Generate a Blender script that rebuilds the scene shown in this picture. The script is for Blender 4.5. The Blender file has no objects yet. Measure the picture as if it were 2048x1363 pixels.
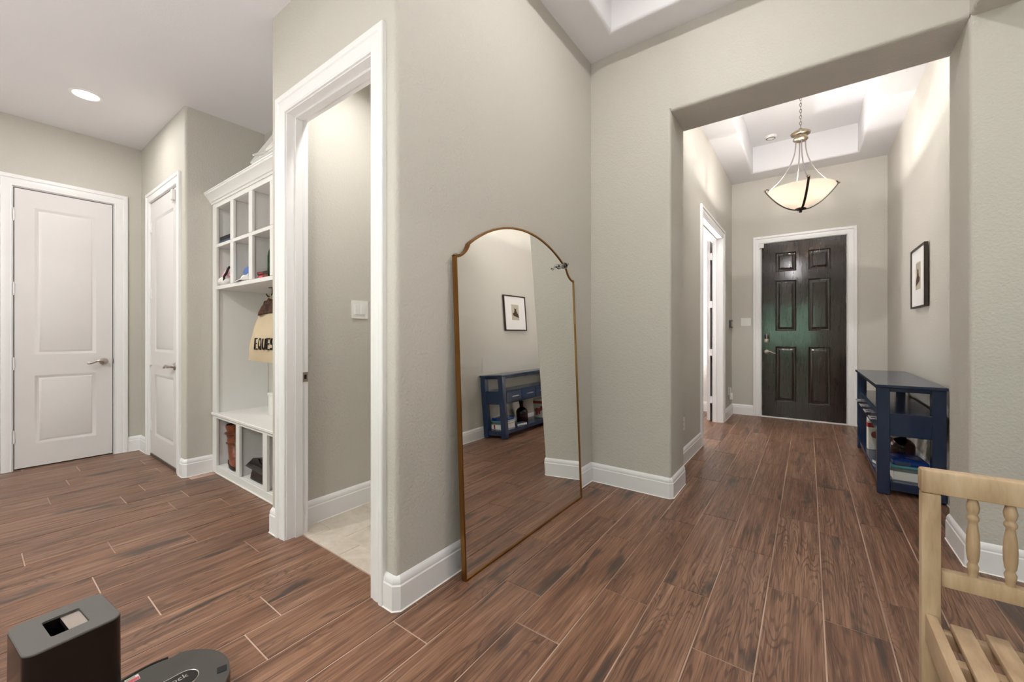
import bpy, bmesh, math, random
from mathutils import Vector, Matrix
random.seed(7)
S = bpy.context.scene
COL = S.collection
PI = math.pi

# ------------------------------------------------------------------ camera
FPX, VH, YAW, CAMH = 805.0, 667.0, math.atan2(592, 805.0), 1.17
cd = bpy.data.cameras.new('camera'); cam = bpy.data.objects.new('camera', cd); COL.objects.link(cam)
cd.sensor_fit = 'HORIZONTAL'; cd.sensor_width = 36.0
cd.lens = FPX / 2048 * 36.0
cd.shift_y = -(681.5 - VH) / 2048
cd.clip_start = 0.02; cd.clip_end = 200
cam.location = (0, 0, CAMH); cam.rotation_euler = (PI / 2, 0, YAW)
S.camera = cam

# ------------------------------------------------------------------ world, exposure, daylight
S.view_settings.view_transform = 'Standard'
S.view_settings.look = 'None'
S.view_settings.exposure = 0.05
S.view_settings.gamma = 1.0
S.view_settings.use_curve_mapping = False
cy = S.cycles
cy.max_bounces = 6; cy.diffuse_bounces = 3; cy.glossy_bounces = 3; cy.transmission_bounces = 6; cy.transparent_max_bounces = 8
cy.caustics_refractive = False; cy.use_adaptive_sampling = True; cy.adaptive_threshold = 0.12; cy.adaptive_min_samples = 24
W = bpy.data.worlds.new('sky'); S.world = W; W.use_nodes = True
wn = W.node_tree.nodes; wl = W.node_tree.links
sky = wn.new('ShaderNodeTexSky'); sky.sky_type = 'HOSEK_WILKIE'; sky.turbidity = 3.0
sky.sun_direction = Vector((0.3, 0.5, 0.8)).normalized()
bg = wn['Background']; bg.inputs['Strength'].default_value = 2.3
wl.new(sky.outputs[0], bg.inputs['Color'])

def area_light(name, loc, rot, sx, sy, power, color=(1, 1, 1), shape='RECTANGLE', spread=None, parent=None):
    l = bpy.data.lights.new(name, 'AREA'); l.shape = shape; l.size = sx; l.size_y = sy
    l.energy = power; l.color = color
    if spread: l.spread = spread
    o = bpy.data.objects.new(name, l); COL.objects.link(o); o.location = loc; o.rotation_euler = rot
    if parent: o.parent = parent
    return o
def point_light(name, loc, power, color, r=0.03):
    l = bpy.data.lights.new(name, 'POINT'); l.energy = power; l.color = color; l.shadow_soft_size = r
    o = bpy.data.objects.new(name, l); COL.objects.link(o); o.location = loc
    return o
DAY = (1.0, 1.0, 1.0)
WARM = (1.0, 0.985, 0.97)
# sun over the house roof: it lights the garden seen through the living room windows
sl = bpy.data.lights.new('sun', 'SUN'); sl.energy = 40.0; sl.angle = 0.01; so = bpy.data.objects.new('sun', sl); COL.objects.link(so)
so.rotation_euler = (math.radians(-42), 0, 0)
# daylight enters by the patio door and added windows behind the camera: light portals guide the sky through them
for nm, loc, rot, sx, sy in (('sky_portal_1', (-0.75, -6.02, 1.15), (PI / 2, 0, PI), 1.9, 2.3), ('sky_portal_2', (-3.9, -6.02, 1.45), (PI / 2, 0, PI), 2.6, 2.4),
                             ('sky_portal_3', (2.9, -6.02, 1.45), (PI / 2, 0, PI), 2.8, 2.4), ('sky_portal_4', (4.52, -1.25, 1.5), (PI / 2, 0, PI / 2), 4.5, 2.3)):
    area_light(nm, loc, rot, sx, sy, 1.0).data.cycles.is_portal = True

# ------------------------------------------------------------------ material helpers
def lin(c):
    c = c / 255.0
    return c / 12.92 if c <= 0.04045 else ((c + 0.055) / 1.055) ** 2.4
def rgb(r, g, b): return (lin(r), lin(g), lin(b), 1.0)

class NT:
    def __init__(s, name):
        s.m = bpy.data.materials.new(name); s.m.use_nodes = True
        s.t = s.m.node_tree; s.n = s.t.nodes; s.l = s.t.links
        s.b = s.n['Principled BSDF']; s.out = s.n['Material Output']
    def new(s, t, **k):
        x = s.n.new(t)
        for a, v in k.items(): setattr(x, a, v)
        return x
    def put(s, sock, v):
        if hasattr(v, 'links') or isinstance(v, bpy.types.NodeSocket): s.l.new(v, sock)
        else: sock.default_value = v
    def math(s, op, a, b=0.0, c=None):
        x = s.new('ShaderNodeMath', operation=op); s.put(x.inputs[0], a); s.put(x.inputs[1], b)
        if c is not None: s.put(x.inputs[2], c)
        return x.outputs[0]
    def mix(s, f, a, b, bt='MIX'):
        x = s.new('ShaderNodeMix', data_type='RGBA', blend_type=bt)
        s.put(x.inputs['Factor'], f); s.put(x.inputs[6], a); s.put(x.inputs[7], b)
        return x.outputs[2]
    def noise(s, vec, scale, detail=2.0, rough=0.5, dist=0.0):
        x = s.new('ShaderNodeTexNoise'); s.l.new(vec, x.inputs['Vector'])
        x.inputs['Scale'].default_value = scale; x.inputs['Detail'].default_value = detail
        x.inputs['Roughness'].default_value = rough; x.inputs['Distortion'].default_value = dist
        return x.outputs['Fac']
    def ramp(s, f, stops):
        x = s.new('ShaderNodeValToRGB'); s.l.new(f, x.inputs[0]); e = x.color_ramp.elements
        while len(e) < len(stops): e.new(0.5)
        for i, (p, c) in enumerate(stops):
            e[i].position = p; e[i].color = c if len(c) == 4 else (*c, 1)
        return x.outputs[0]
    def sstep(s, f, a, b):
        x = s.new('ShaderNodeMapRange', interpolation_type='SMOOTHSTEP'); s.l.new(f, x.inputs[0])
        x.inputs[1].default_value = a; x.inputs[2].default_value = b
        return x.outputs[0]
    def bump(s, h, strength, dist=0.01):
        x = s.new('ShaderNodeBump'); s.l.new(h, x.inputs['Height'])
        x.inputs['Strength'].default_value = strength; x.inputs['Distance'].default_value = dist
        s.l.new(x.outputs[0], s.b.inputs['Normal'])
    def coord(s, k='Object'):
        return s.new('ShaderNodeTexCoord').outputs[k]
    def pos(s): return s.new('ShaderNodeNewGeometry').outputs['Position']
    def scaled(s, v, sc):
        x = s.new('ShaderNodeMapping'); s.l.new(v, x.inputs[0]); x.inputs['Scale'].default_value = sc
        return x.outputs[0]

def plain(name, col, rough=0.5, metal=0.0, var=0.04, vscale=8.0, det=1, bump=0.0, bscale=200.0, spec=0.5, **extra):
    m = NT(name); v = m.coord('Object')
    n = m.noise(v, vscale, det)
    dark = tuple(c * (1 - var) for c in col[:3]) + (1,); light = tuple(min(1, c * (1 + var)) for c in col[:3]) + (1,)
    m.l.new(m.mix(n, dark, light), m.b.inputs['Base Color'])
    m.b.inputs['Roughness'].default_value = rough; m.b.inputs['Metallic'].default_value = metal
    m.b.inputs['Specular IOR Level'].default_value = spec
    for k, x in extra.items(): m.b.inputs[k.replace('_', ' ')].default_value = x
    if bump: m.bump(m.noise(v, bscale, 2), bump, 0.004)
    return m.m

def wall_mat(name, col, strength=0.42):
    m = NT(name); p = m.pos()
    n = m.noise(p, 2.0, 0)
    m.l.new(m.mix(n, tuple(c * 0.985 for c in col[:3]) + (1,), tuple(min(1, c * 1.015) for c in col[:3]) + (1,)), m.b.inputs['Base Color'])
    m.b.inputs['Roughness'].default_value = 0.62; m.b.inputs['Specular IOR Level'].default_value = 0.3
    h = m.noise(p, 88, 1.5, 0.55)
    m.bump(h, strength, 0.006)
    return m.m

M = {}
M['wall'] = wall_mat('wall_paint_greige', rgb(205, 200, 190))
M['study'] = wall_mat('wall_paint_overlit', rgb(236, 233, 228))  # study wall's overexposed brightness is put into this white
M['ceil'] = wall_mat('ceiling_paint', rgb(233, 231, 232), 0.10)
M['trim'] = plain('trim_white_semigloss', rgb(245, 243, 242), 0.32, var=0.01)
M['doorw'] = plain('door_white_paint', rgb(230, 225, 223), 0.38, var=0.01, bump=0.03, bscale=90)
M['cab'] = plain('cabinet_white_paint', rgb(238, 235, 231), 0.40, var=0.01)
def grout():
    m = NT('plank_grout'); n = m.noise(m.pos(), 0.9, 3)
    m.l.new(m.mix(m.sstep(n, .38, .62), rgb(158, 128, 108), rgb(202, 174, 154)), m.b.inputs['Base Color']); m.b.inputs['Roughness'].default_value = .8; return m.m
M['grout'] = grout()
M['tgrout'] = plain('tile_grout', rgb(200, 188, 172), 0.8)
M['caulk'] = plain('white_caulk_bead', rgb(244, 240, 234), 0.5)
M['nickel'] = plain('satin_nickel', rgb(190, 180, 172), 0.28, 1.0)
M['dnickel'] = plain('dark_nickel', rgb(120, 112, 106), 0.3, 1.0)
M['antique'] = plain('antique_pewter', rgb(158, 145, 124), 0.30, 1.0)
M['rod'] = plain('brushed_silver_rod', rgb(160, 154, 150), 0.38, 1.0)
M['bronze'] = plain('dark_bronze', rgb(62, 52, 44), 0.35, 0.8)
M['brass'] = plain('antique_brass', rgb(150, 108, 62), 0.30, 1.0, var=0.12)
M['navy'] = plain('navy_lacquer', rgb(31, 49, 79), 0.17, var=0.06, spec=0.7)
M['blackp'] = plain('black_gloss_plastic', rgb(22, 16, 16), 0.22, var=0.02)
M['greyp'] = plain('grey_matte_plastic', rgb(98, 95, 90), 0.55, var=0.03)
M['dgreyp'] = plain('charcoal_plastic', rgb(72, 69, 64), 0.45, var=0.03)
M['whitep'] = plain('white_plastic', rgb(240, 238, 232), 0.35, var=0.01)
M['black'] = plain('black_rubber', rgb(14, 14, 15), 0.6)
M['frame'] = plain('dark_walnut_frame', rgb(48, 36, 30), 0.35, var=0.2)
M['mat'] = plain('picture_mat', rgb(238, 234, 230), 0.9, var=0.01)
M['paper'] = plain('book_paper', rgb(232, 228, 220), 0.8)
M['silver'] = plain('silver_print', rgb(210, 205, 200), 0.3, 0.7)
M['red'] = plain('red_card', rgb(160, 34, 36), 0.5)
M['pinkred'] = plain('pink_red_print', rgb(220, 96, 110), 0.6)
M['sage'] = plain('sage_print', rgb(168, 178, 150), 0.6)
M['teal'] = plain('teal_cloth_cover', rgb(86, 158, 172), 0.6)
M['sagebook'] = plain('grey_green_cover', rgb(104, 116, 112), 0.7, var=0.15, vscale=60)
M['bluefilm'] = plain('blue_plastic_film', rgb(28, 60, 130), 0.15, var=0.3, vscale=14, bump=0.5, bscale=25)
M['slate'] = plain('slate_book_cover', rgb(58, 70, 96), 0.5)
M['brownbox'] = plain('red_brown_carton', rgb(122, 48, 38), 0.55, var=0.12)
M['pink'] = plain('pink_knit', rgb(228, 176, 184), 0.9, var=0.12, vscale=40, bump=0.4, bscale=120)
M['whitecloth'] = plain('white_cloth', rgb(236, 230, 226), 0.9, bump=0.3, bscale=60)
M['blackcloth'] = plain('black_ribbon', rgb(24, 22, 24), 0.6)
M['bluecloth'] = plain('blue_cotton', rgb(96, 122, 178), 0.85, bump=0.2, bscale=120)
M['leather'] = plain('black_patent_leather', rgb(24, 18, 18), 0.18, bump=0.3, bscale=18)
M['sole'] = plain('boot_sole', rgb(46, 30, 24), 0.6)
M['soil'] = plain('lawn_grass', rgb(112, 114, 88), 0.9, var=0.3, vscale=3)
M['leaf'] = plain('hedge_leaves', rgb(116, 151, 130), 0.8, var=0.5, vscale=5)

def wood_floor():
    m = NT('wood_look_tile'); g = m.new('ShaderNodeNewGeometry'); oi = m.new('ShaderNodeObjectInfo')
    r = m.math('FRACT', m.math('ADD', oi.outputs['Random'], m.math('MULTIPLY', g.outputs['Random Per Island'], 3.7)))
    cb = m.new('ShaderNodeCombineXYZ')
    m.l.new(m.math('MULTIPLY', r, 57.0), cb.inputs[0]); m.l.new(m.math('MULTIPLY', r, 131.0), cb.inputs[1]); m.l.new(m.math('MULTIPLY', r, 23.0), cb.inputs[2])
    va = m.new('ShaderNodeVectorMath', operation='ADD'); m.l.new(g.outputs['Position'], va.inputs[0]); m.l.new(cb.outputs[0], va.inputs[1])
    p = va.outputs[0]
    big = m.noise(m.scaled(p, (9.0, 1.15, 1)), 1.0, 2.0, 0.5, 0.35)             # contour field -> cathedral grain
    g1 = m.math('SINE', m.math('MULTIPLY', big, 150.0))
    g1 = m.sstep(g1, 0.25, 1.0)
    fine = m.noise(m.scaled(p, (190, 5, 1)), 1.0, 2, 0.65)
    streak = m.noise(m.scaled(p, (38, 1.4, 1)), 1.0, 4, 0.6)
    patch = m.noise(m.scaled(p, (8, 1.5, 1)), 1.0, 3, 0.55, 0.6)
    mask = m.noise(m.scaled(p, (7, 2.2, 1)), 1.0, 1, 0.5)
    base = m.ramp(streak, [(0.25, rgb(98, 71, 56)), (0.50, rgb(138, 104, 83)), (0.74, rgb(172, 137, 112))])
    tone = m.ramp(r, [(0.0, rgb(218, 206, 200)), (0.35, rgb(255, 250, 246)), (0.7, rgb(234, 222, 213)), (1.0, rgb(255, 244, 236))])
    c = m.mix(1.0, base, tone, 'MULTIPLY')
    f1 = m.math('MULTIPLY', g1, m.math('MULTIPLY', m.sstep(mask, 0.42, 0.62), 0.62))
    c = m.mix(f1, c, rgb(70, 50, 40))
    c = m.mix(m.math('MULTIPLY', m.sstep(fine, 0.49, 0.68), 0.66), c, rgb(80, 58, 47))
    c = m.mix(m.math('MULTIPLY', m.sstep(fine, 0.44, 0.26), 0.40), c, rgb(186, 152, 126))
    c = m.mix(m.math('MULTIPLY', m.sstep(patch, 0.58, 0.69), 0.80), c, rgb(60, 52, 47))
    m.l.new(c, m.b.inputs['Base Color'])
    m.l.new(m.math('ADD', 0.27, m.math('MULTIPLY', fine, 0.2)), m.b.inputs['Roughness'])
    m.b.inputs['Specular IOR Level'].default_value = 0.5
    m.bump(fine, 0.18, 0.003)
    return m.m
M['plank'] = wood_floor()

def stone_tile():
    m = NT('beige_stone_tile'); p = m.pos()
    a = m.noise(p, 5, 6, 0.65, 0.8); b = m.noise(p, 26, 4, 0.6, 0.4)
    c = m.ramp(a, [(0.25, rgb(184, 172, 155)), (0.5, rgb(206, 195, 179)), (0.75, rgb(222, 213, 200))])
    c = m.mix(m.math('MULTIPLY', m.sstep(b, 0.5, 0.72), 0.4), c, rgb(184, 172, 154))
    m.l.new(c, m.b.inputs['Base Color']); m.b.inputs['Roughness'].default_value = 0.45
    m.bump(b, 0.12, 0.003); return m.m
M['tile'] = stone_tile()

def pale_wood():
    m = NT('pale_bench_wood'); p = m.coord('Object'); pw = m.pos()
    s = m.noise(m.scaled(pw, (30, 6, 5)), 1.0, 4, 0.6); b = m.noise(pw, 6, 2)
    c = m.ramp(s, [(0.25, rgb(168, 140, 108)), (0.55, rgb(199, 172, 138)), (0.8, rgb(214, 190, 160))])
    c = m.mix(m.math('MULTIPLY', m.sstep(b, 0.55, 0.75), 0.25), c, rgb(150, 124, 96))
    m.l.new(c, m.b.inputs['Base Color']); m.b.inputs['Roughness'].default_value = 0.55
    m.bump(s, 0.05, 0.002); return m.m
M['bench'] = pale_wood()

def front_door_mat():
    m = NT('espresso_gloss_wood'); p = m.pos()
    s = m.noise(m.scaled(p, (60, 1, 5)), 1.0, 4, 0.6, 0.3)
    m.l.new(m.mix(s, rgb(22, 15, 12), rgb(48, 33, 26)), m.b.inputs['Base Color'])
    m.b.inputs['Roughness'].default_value = 0.5; m.b.inputs['Specular IOR Level'].default_value = 0.12
    m.b.inputs['Coat Weight'].default_value = 1.0; m.b.inputs['Coat Roughness'].default_value = 0.11; m.b.inputs['Coat IOR'].default_value = 1.62
    m.bump(s, 0.25, 0.003); return m.m
M['fdoor'] = front_door_mat()

def canvas():
    m = NT('natural_canvas'); p = m.coord('Object')
    n = m.noise(p, 9, 3); m.l.new(m.mix(n, rgb(206, 184, 150), rgb(228, 208, 178)), m.b.inputs['Base Color'])
    m.b.inputs['Roughness'].default_value = 0.9; m.bump(m.noise(p, 220, 2), 0.2, 0.002); return m.m
M['canvas'] = canvas()
def leopard():
    m = NT('brown_spotted_fabric'); p = m.coord('Object')
    v = m.new('ShaderNodeTexVoronoi'); m.l.new(p, v.inputs['Vector']); v.inputs['Scale'].default_value = 38
    m.l.new(m.ramp(v.outputs['Distance'], [(0.2, rgb(34, 20, 16)), (0.45, rgb(104, 62, 42)), (0.7, rgb(60, 36, 28))]), m.b.inputs['Base Color'])
    m.b.inputs['Roughness'].default_value = 0.7; return m.m
M['leopard'] = leopard()
def boot_leather():
    m = NT('cognac_boot_leather'); p = m.coord('Object'); n = m.noise(p, 14, 4, 0.6, 0.5)
    m.l.new(m.ramp(n, [(0.3, rgb(66, 32, 20)), (0.55, rgb(128, 66, 38)), (0.75, rgb(164, 92, 56))]), m.b.inputs['Base Color'])
    m.b.inputs['Roughness'].default_value = 0.35; m.bump(m.noise(p, 30, 3), 0.4, 0.006); return m.m
M['boot'] = boot_leather()
def mirror_mat():
    m = NT('silvered_mirror'); p = m.pos(); n = m.noise(p, 3, 1)
    m.l.new(m.mix(n, (0.90, 0.90, 0.88, 1), (0.91, 0.91, 0.89, 1)), m.b.inputs['Base Color'])
    m.b.inputs['Metallic'].default_value = 1; m.b.inputs['Roughness'].default_value = 0.0; return m.m
M['mirror'] = mirror_mat()
def glass(name, col, rough=0.02, ior=1.45):
    m = NT(name); m.b.inputs['Base Color'].default_value = col; m.b.inputs['Transmission Weight'].default_value = 1.0
    m.b.inputs['Roughness'].default_value = rough; m.b.inputs['IOR'].default_value = ior; return m.m
M['amber'] = glass('amber_glass', rgb(110, 38, 16))
M['green'] = glass('green_glass', rgb(60, 150, 90))
M['clear'] = glass('clear_plastic', (0.97, 0.97, 0.97, 1), 0.05, 1.40)
def window_glass():
    m = NT('window_glass'); t = m.new('ShaderNodeBsdfTransparent'); gl = m.new('ShaderNodeBsdfGlossy'); gl.inputs['Roughness'].default_value = 0.02
    mx = m.new('ShaderNodeMixShader'); mx.inputs[0].default_value = 0.05
    m.l.new(t.outputs[0], mx.inputs[1]); m.l.new(gl.outputs[0], mx.inputs[2]); m.l.new(mx.outputs[0], m.out.inputs[0]); return m.m
M['pane'] = window_glass()
def shade_glass():
    m = NT('frosted_alabaster_glass'); n = m.noise(m.pos(), 9, 4)
    col = m.mix(n, (0.46, 0.40, 0.34, 1), (0.52, 0.46, 0.40, 1))
    t = m.new('ShaderNodeBsdfTranslucent'); d = m.new('ShaderNodeBsdfDiffuse'); m.l.new(col, t.inputs[0]); m.l.new(col, d.inputs[0])
    mx = m.new('ShaderNodeMixShader'); mx.inputs[0].default_value = 0.32
    m.l.new(t.outputs[0], mx.inputs[1]); m.l.new(d.outputs[0], mx.inputs[2])
    e = m.new('ShaderNodeEmission'); m.l.new(col, e.inputs[0]); e.inputs[1].default_value = 0.55
    ad = m.new('ShaderNodeAddShader'); m.l.new(mx.outputs[0], ad.inputs[0]); m.l.new(e.outputs[0], ad.inputs[1])
    m.l.new(ad.outputs[0], m.out.inputs[0]); return m.m
M['shade'] = shade_glass()
def emit(name, col, k):
    m = NT(name); m.b.inputs['Base Color'].default_value = (0.9, 0.9, 0.9, 1)
    m.b.inputs['Emission Color'].default_value = (*col, 1); m.b.inputs['Emission Strength'].default_value = k; return m.m
M['lens'] = emit('lit_lens', (1, 0.96, 0.9), 9.0)
M['bulb'] = emit('lit_bulb', (1, 0.9, 0.76), 6.0)
for k_ in ('lens', 'bulb', 'shade'): M[k_].cycles.emission_sampling = 'NONE'
def photo_print():
    m = NT('sepia_cat_print'); p = m.coord('Generated')
    s = m.new('ShaderNodeSeparateXYZ'); m.l.new(p, s.inputs[0])
    n = m.noise(p, 6, 4); sky_c = m.mix(n, rgb(206, 196, 176), rgb(172, 166, 150))
    m.l.new(m.mix(m.sstep(n, 0.5, 0.6), sky_c, rgb(190, 180, 160)), m.b.inputs['Base Color'])
    m.b.inputs['Roughness'].default_value = 0.4; return m.m
M['print'] = photo_print()
M['printdark'] = plain('sepia_dark_print', rgb(74, 52, 32), 0.5, var=0.5, vscale=60)
M['floral'] = plain('floral_print', rgb(176, 92, 96), 0.6, var=0.5, vscale=50)

# ------------------------------------------------------------------ mesh helpers
def root_loc(o):
    while o.parent: o = o.parent
    return o.location
def finish(name, bm, mat, parent=None, loc=None, local=False, smooth=35.0, recalc=True):
    """link a bmesh (world coordinates unless local) as ONE mesh object"""
    if recalc: bmesh.ops.recalc_face_normals(bm, faces=bm.faces)
    off = Vector((0, 0, 0))
    if not local:
        if parent: off = root_loc(parent).copy()
        elif loc: off = Vector(loc)
        if off.length: bmesh.ops.translate(bm, verts=bm.verts, vec=-off)
    lim = math.radians(smooth)
    for f in bm.faces: f.smooth = True
    for e in bm.edges:
        e.smooth = len(e.link_faces) == 2 and e.calc_face_angle(0) < lim
    me = bpy.data.meshes.new(name); bm.to_mesh(me); bm.free()
    if mat: me.materials.append(M[mat] if isinstance(mat, str) else mat)
    o = bpy.data.objects.new(name, me); COL.objects.link(o)
    if parent: o.parent = parent
    elif loc and not local: o.location = loc
    return o
def tag(o, label, cat, group=None, kind=None):
    o['label'] = label; o['category'] = cat
    if group: o['group'] = group
    if kind: o['kind'] = kind
    return o
def thing(name, label, cat, loc=(0, 0, 0), rotz=0.0, group=None, kind=None):
    o = bpy.data.objects.new(name, None); COL.objects.link(o); o.empty_display_size = 0.1
    o.location = loc; o.rotation_euler = (0, 0, rotz)
    return tag(o, label, cat, group, kind)
def box(bm, x0, x1, y0, y1, z0, z1, bev=0.0, seg=2):
    vs = [bm.verts.new(p) for p in ((x0, y0, z0), (x1, y0, z0), (x1, y1, z0), (x0, y1, z0), (x0, y0, z1), (x1, y0, z1), (x1, y1, z1), (x0, y1, z1))]
    fs = [bm.faces.new([vs[i] for i in q]) for q in ((0, 3, 2, 1), (4, 5, 6, 7), (0, 1, 5, 4), (1, 2, 6, 5), (2, 3, 7, 6), (3, 0, 4, 7))]
    if bev:
        es = {e for f in fs for e in f.edges}
        bmesh.ops.bevel(bm, geom=list(es), offset=bev, segments=seg, profile=0.5, affect='EDGES')
    return vs
def B(*a, **k):
    bm = bmesh.new(); box(bm, *a, **k); return bm
def polyround(pts):
    """pts: (x, y[, r]) -> outline with rounded corners"""
    out = []; n = len(pts)
    for i, p in enumerate(pts):
        r = p[2] if len(p) > 2 else 0
        if not r: out.append((p[0], p[1])); continue
        a = Vector(pts[i - 1][:2]) - Vector(p[:2]); b = Vector(pts[(i + 1) % n][:2]) - Vector(p[:2])
        a.normalize(); b.normalize(); ang = a.angle(b); d = r / math.tan(ang / 2)
        c = Vector(p[:2]) + (a + b).normalized() * (r / math.sin(ang / 2))
        p0 = Vector(p[:2]) + a * d - c; p1 = Vector(p[:2]) + b * d - c
        t0 = math.atan2(p0.y, p0.x); t1 = math.atan2(p1.y, p1.x); dt = (t1 - t0 + PI) % (2 * PI) - PI
        for k in range(7): out.append((c.x + r * math.cos(t0 + dt * k / 6), c.y + r * math.sin(t0 + dt * k / 6)))
    return out
def prism(bm, outline, n0, n1, mapf=None):
    mapf = mapf or (lambda a, b, n: (a, b, n))
    lo = [bm.verts.new(mapf(x, y, n0)) for x, y in outline]; hi = [bm.verts.new(mapf(x, y, n1)) for x, y in outline]
    k = len(outline)
    for i in range(k): bm.faces.new((lo[i], lo[(i + 1) % k], hi[(i + 1) % k], hi[i]))
    bm.faces.new(lo[::-1]); bm.faces.new(hi)
def sweep(bm, path, prof, mapf=None, closed=False):
    """closed profile loop (offset along the path's left normal, depth) swept along a mitred 2-D path"""
    mapf = mapf or (lambda a, b, n: (a, b, n)); n = len(path); rings = []
    for i, p in enumerate(path):
        p = Vector(p)
        t1 = (p - Vector(path[i - 1])) if (i > 0 or closed) else None
        t2 = (Vector(path[(i + 1) % n]) - p) if (i < n - 1 or closed) else None
        t1 = (t1 or t2).normalized(); t2 = (t2 or t1).normalized()
        n1 = Vector((-t1.y, t1.x)); n2 = Vector((-t2.y, t2.x)); m = (n1 + n2) / max(0.2, 1 + n1.dot(n2))
        rings.append([bm.verts.new(mapf(p.x + m.x * o, p.y + m.y * o, d)) for o, d in prof])
    k = len(prof); R = n if closed else n - 1
    for i in range(R):
        a, b = rings[i], rings[(i + 1) % n]
        for j in range(k): bm.faces.new((a[j], a[(j + 1) % k], b[(j + 1) % k], b[j]))
    if not closed: bm.faces.new(rings[0]); bm.faces.new(rings[-1][::-1])
def lathe(bm, prof, seg=32, c=(0, 0, 0), closed_prof=False):
    rings = []
    for r, z in prof:
        if r < 1e-5: rings.append([bm.verts.new((c[0], c[1], c[2] + z))])
        else: rings.append([bm.verts.new((c[0] + r * math.cos(2 * PI * i / seg), c[1] + r * math.sin(2 * PI * i / seg), c[2] + z)) for i in range(seg)])
    pairs = list(zip(rings, rings[1:])) + ([(rings[-1], rings[0])] if closed_prof else [])
    for a, b in pairs:
        for i in range(seg):
            j = (i + 1) % seg
            if len(a) == 1 and len(b) == 1: continue
            if len(a) == 1: bm.faces.new((a[0], b[j], b[i]))
            elif len(b) == 1: bm.faces.new((a[i], a[j], b[0]))
            else: bm.faces.new((a[i], a[j], b[j], b[i]))
    if not closed_prof:
        if len(rings[0]) > 1: bm.faces.new(rings[0][::-1])
        if len(rings[-1]) > 1: bm.faces.new(rings[-1])
def tube(bm, pts, rad, seg=8, closed=False, flat=None):
    """tube (or flat = (w, t) ribbon-like oval) along 3-D points; rad may be a list"""
    pts = [Vector(p) for p in pts]; n = len(pts); rings = []; up = None
    for i, p in enumerate(pts):
        a = pts[i - 1] if (i > 0 or closed) else p; b = pts[(i + 1) % n] if (i < n - 1 or closed) else p
        t = (b - a).normalized()
        if up is None:
            up = Vector((0, 0, 1)) if abs(t.z) < 0.9 else Vector((1, 0, 0))
        u = (up - t * up.dot(t)).normalized(); v = t.cross(u); up = u
        r = rad[i] if isinstance(rad, (list, tuple)) else rad
        ru, rv = (r, r) if not flat else (flat[1] / 2, flat[0] / 2)
        rings.append([bm.verts.new(p + u * (ru * math.cos(2 * PI * k / seg)) + v * (rv * math.sin(2 * PI * k / seg))) for k in range(seg)])
    for i in range(n if closed else n - 1):
        a, b = rings[i], rings[(i + 1) % n]
        for k in range(seg): bm.faces.new((a[k], a[(k + 1) % seg], b[(k + 1) % seg], b[k]))
    if not closed: bm.faces.new(rings[0][::-1]); bm.faces.new(rings[-1])
def loft(bm, rings):
    vr = [[bm.verts.new(p) for p in r] for r in rings]; k = len(vr[0])
    for a, b in zip(vr, vr[1:]):
        for i in range(k): bm.faces.new((a[i], a[(i + 1) % k], b[(i + 1) % k], b[i]))
    bm.faces.new(vr[0][::-1]); bm.faces.new(vr[-1])
def xform(bm, mat): bmesh.ops.transform(bm, matrix=mat, verts=bm.verts)
def text_mesh(name, body, size, mat, parent, mtx, depth=0.0006, shear=0.0, space=1.0):
    cu = bpy.data.curves.new(name, 'FONT'); cu.body = body; cu.size = size; cu.extrude = depth; cu.shear = shear; cu.space_character = space
    cu.align_x = 'LEFT'; cu.align_y = 'CENTER'
    t = bpy.data.objects.new(name + '_tmp', cu); COL.objects.link(t)
    me = bpy.data.meshes.new_from_object(t); bpy.data.objects.remove(t); bpy.data.curves.remove(cu)
    me.transform(mtx); me.materials.clear(); me.materials.append(M[mat])
    o = bpy.data.objects.new(name, me); COL.objects.link(o); o.parent = parent
    return o

# ------------------------------------------------------------------ plan dimensions (metres, camera at 0,0)
XM, YB = -1.40, 1.08            # mirror wall face, bathroom-door wall face
YA, YA2 = 2.972, 3.345          # arch wall front / back
XAL, XAR = -0.785, 0.65         # arch jambs
XHL, XHR, YF = -0.905, 0.785, 6.70  # hall side walls, front-door wall
XL, YN = -5.45, 1.062           # left door wall, narrow door wall
XC = -4.09                      # cubby side wall
ZM, ZL, ZH, ZS = 3.33, 3.03, 3.36, 2.75
YK, XR = -6.0, 4.5
BW = 0.022                      # bullnose radius

def wall(name, label, parts, mat='wall'):
    """parts: list of ('o', outline, z0, z1) prisms or ('b', x0,x1,y0,y1,z0,z1)"""
    bm = bmesh.new()
    for p in parts:
        if p[0] == 'o': prism(bm, polyround(p[1]), p[2], p[3])
        else: box(bm, *p[1:])
    return tag(finish(name, bm, mat), label, 'wall', kind='structure')

HT = 3.72
wall('wall_mirror_side', 'greige textured wall behind the leaning arched mirror, with rounded near corner', [
    ('o', [(XM, YB, BW), (XM, YA), (XM - 0.12, YA), (XM - 0.12, YB + 0.12), (-1.555, YB + 0.12), (-1.555, YB)], 0, HT)])
wall('wall_bath_front', 'greige wall around the open bathroom doorway left of the mirror', [
    ('o', [(-2.57, YB, BW), (-2.395, YB), (-2.395, YB + 0.12), (-2.47, YB + 0.12), (-2.47, 2.9), (-2.57, 2.9)], 0, HT),
    ('b', -2.395, -1.555, YB, YB + 0.12, 2.435, HT)])
wall('wall_bath_back', 'greige back wall inside the small bathroom', [('b', -2.47, -1.52, 2.80, 2.90, 0, HT)])
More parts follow.
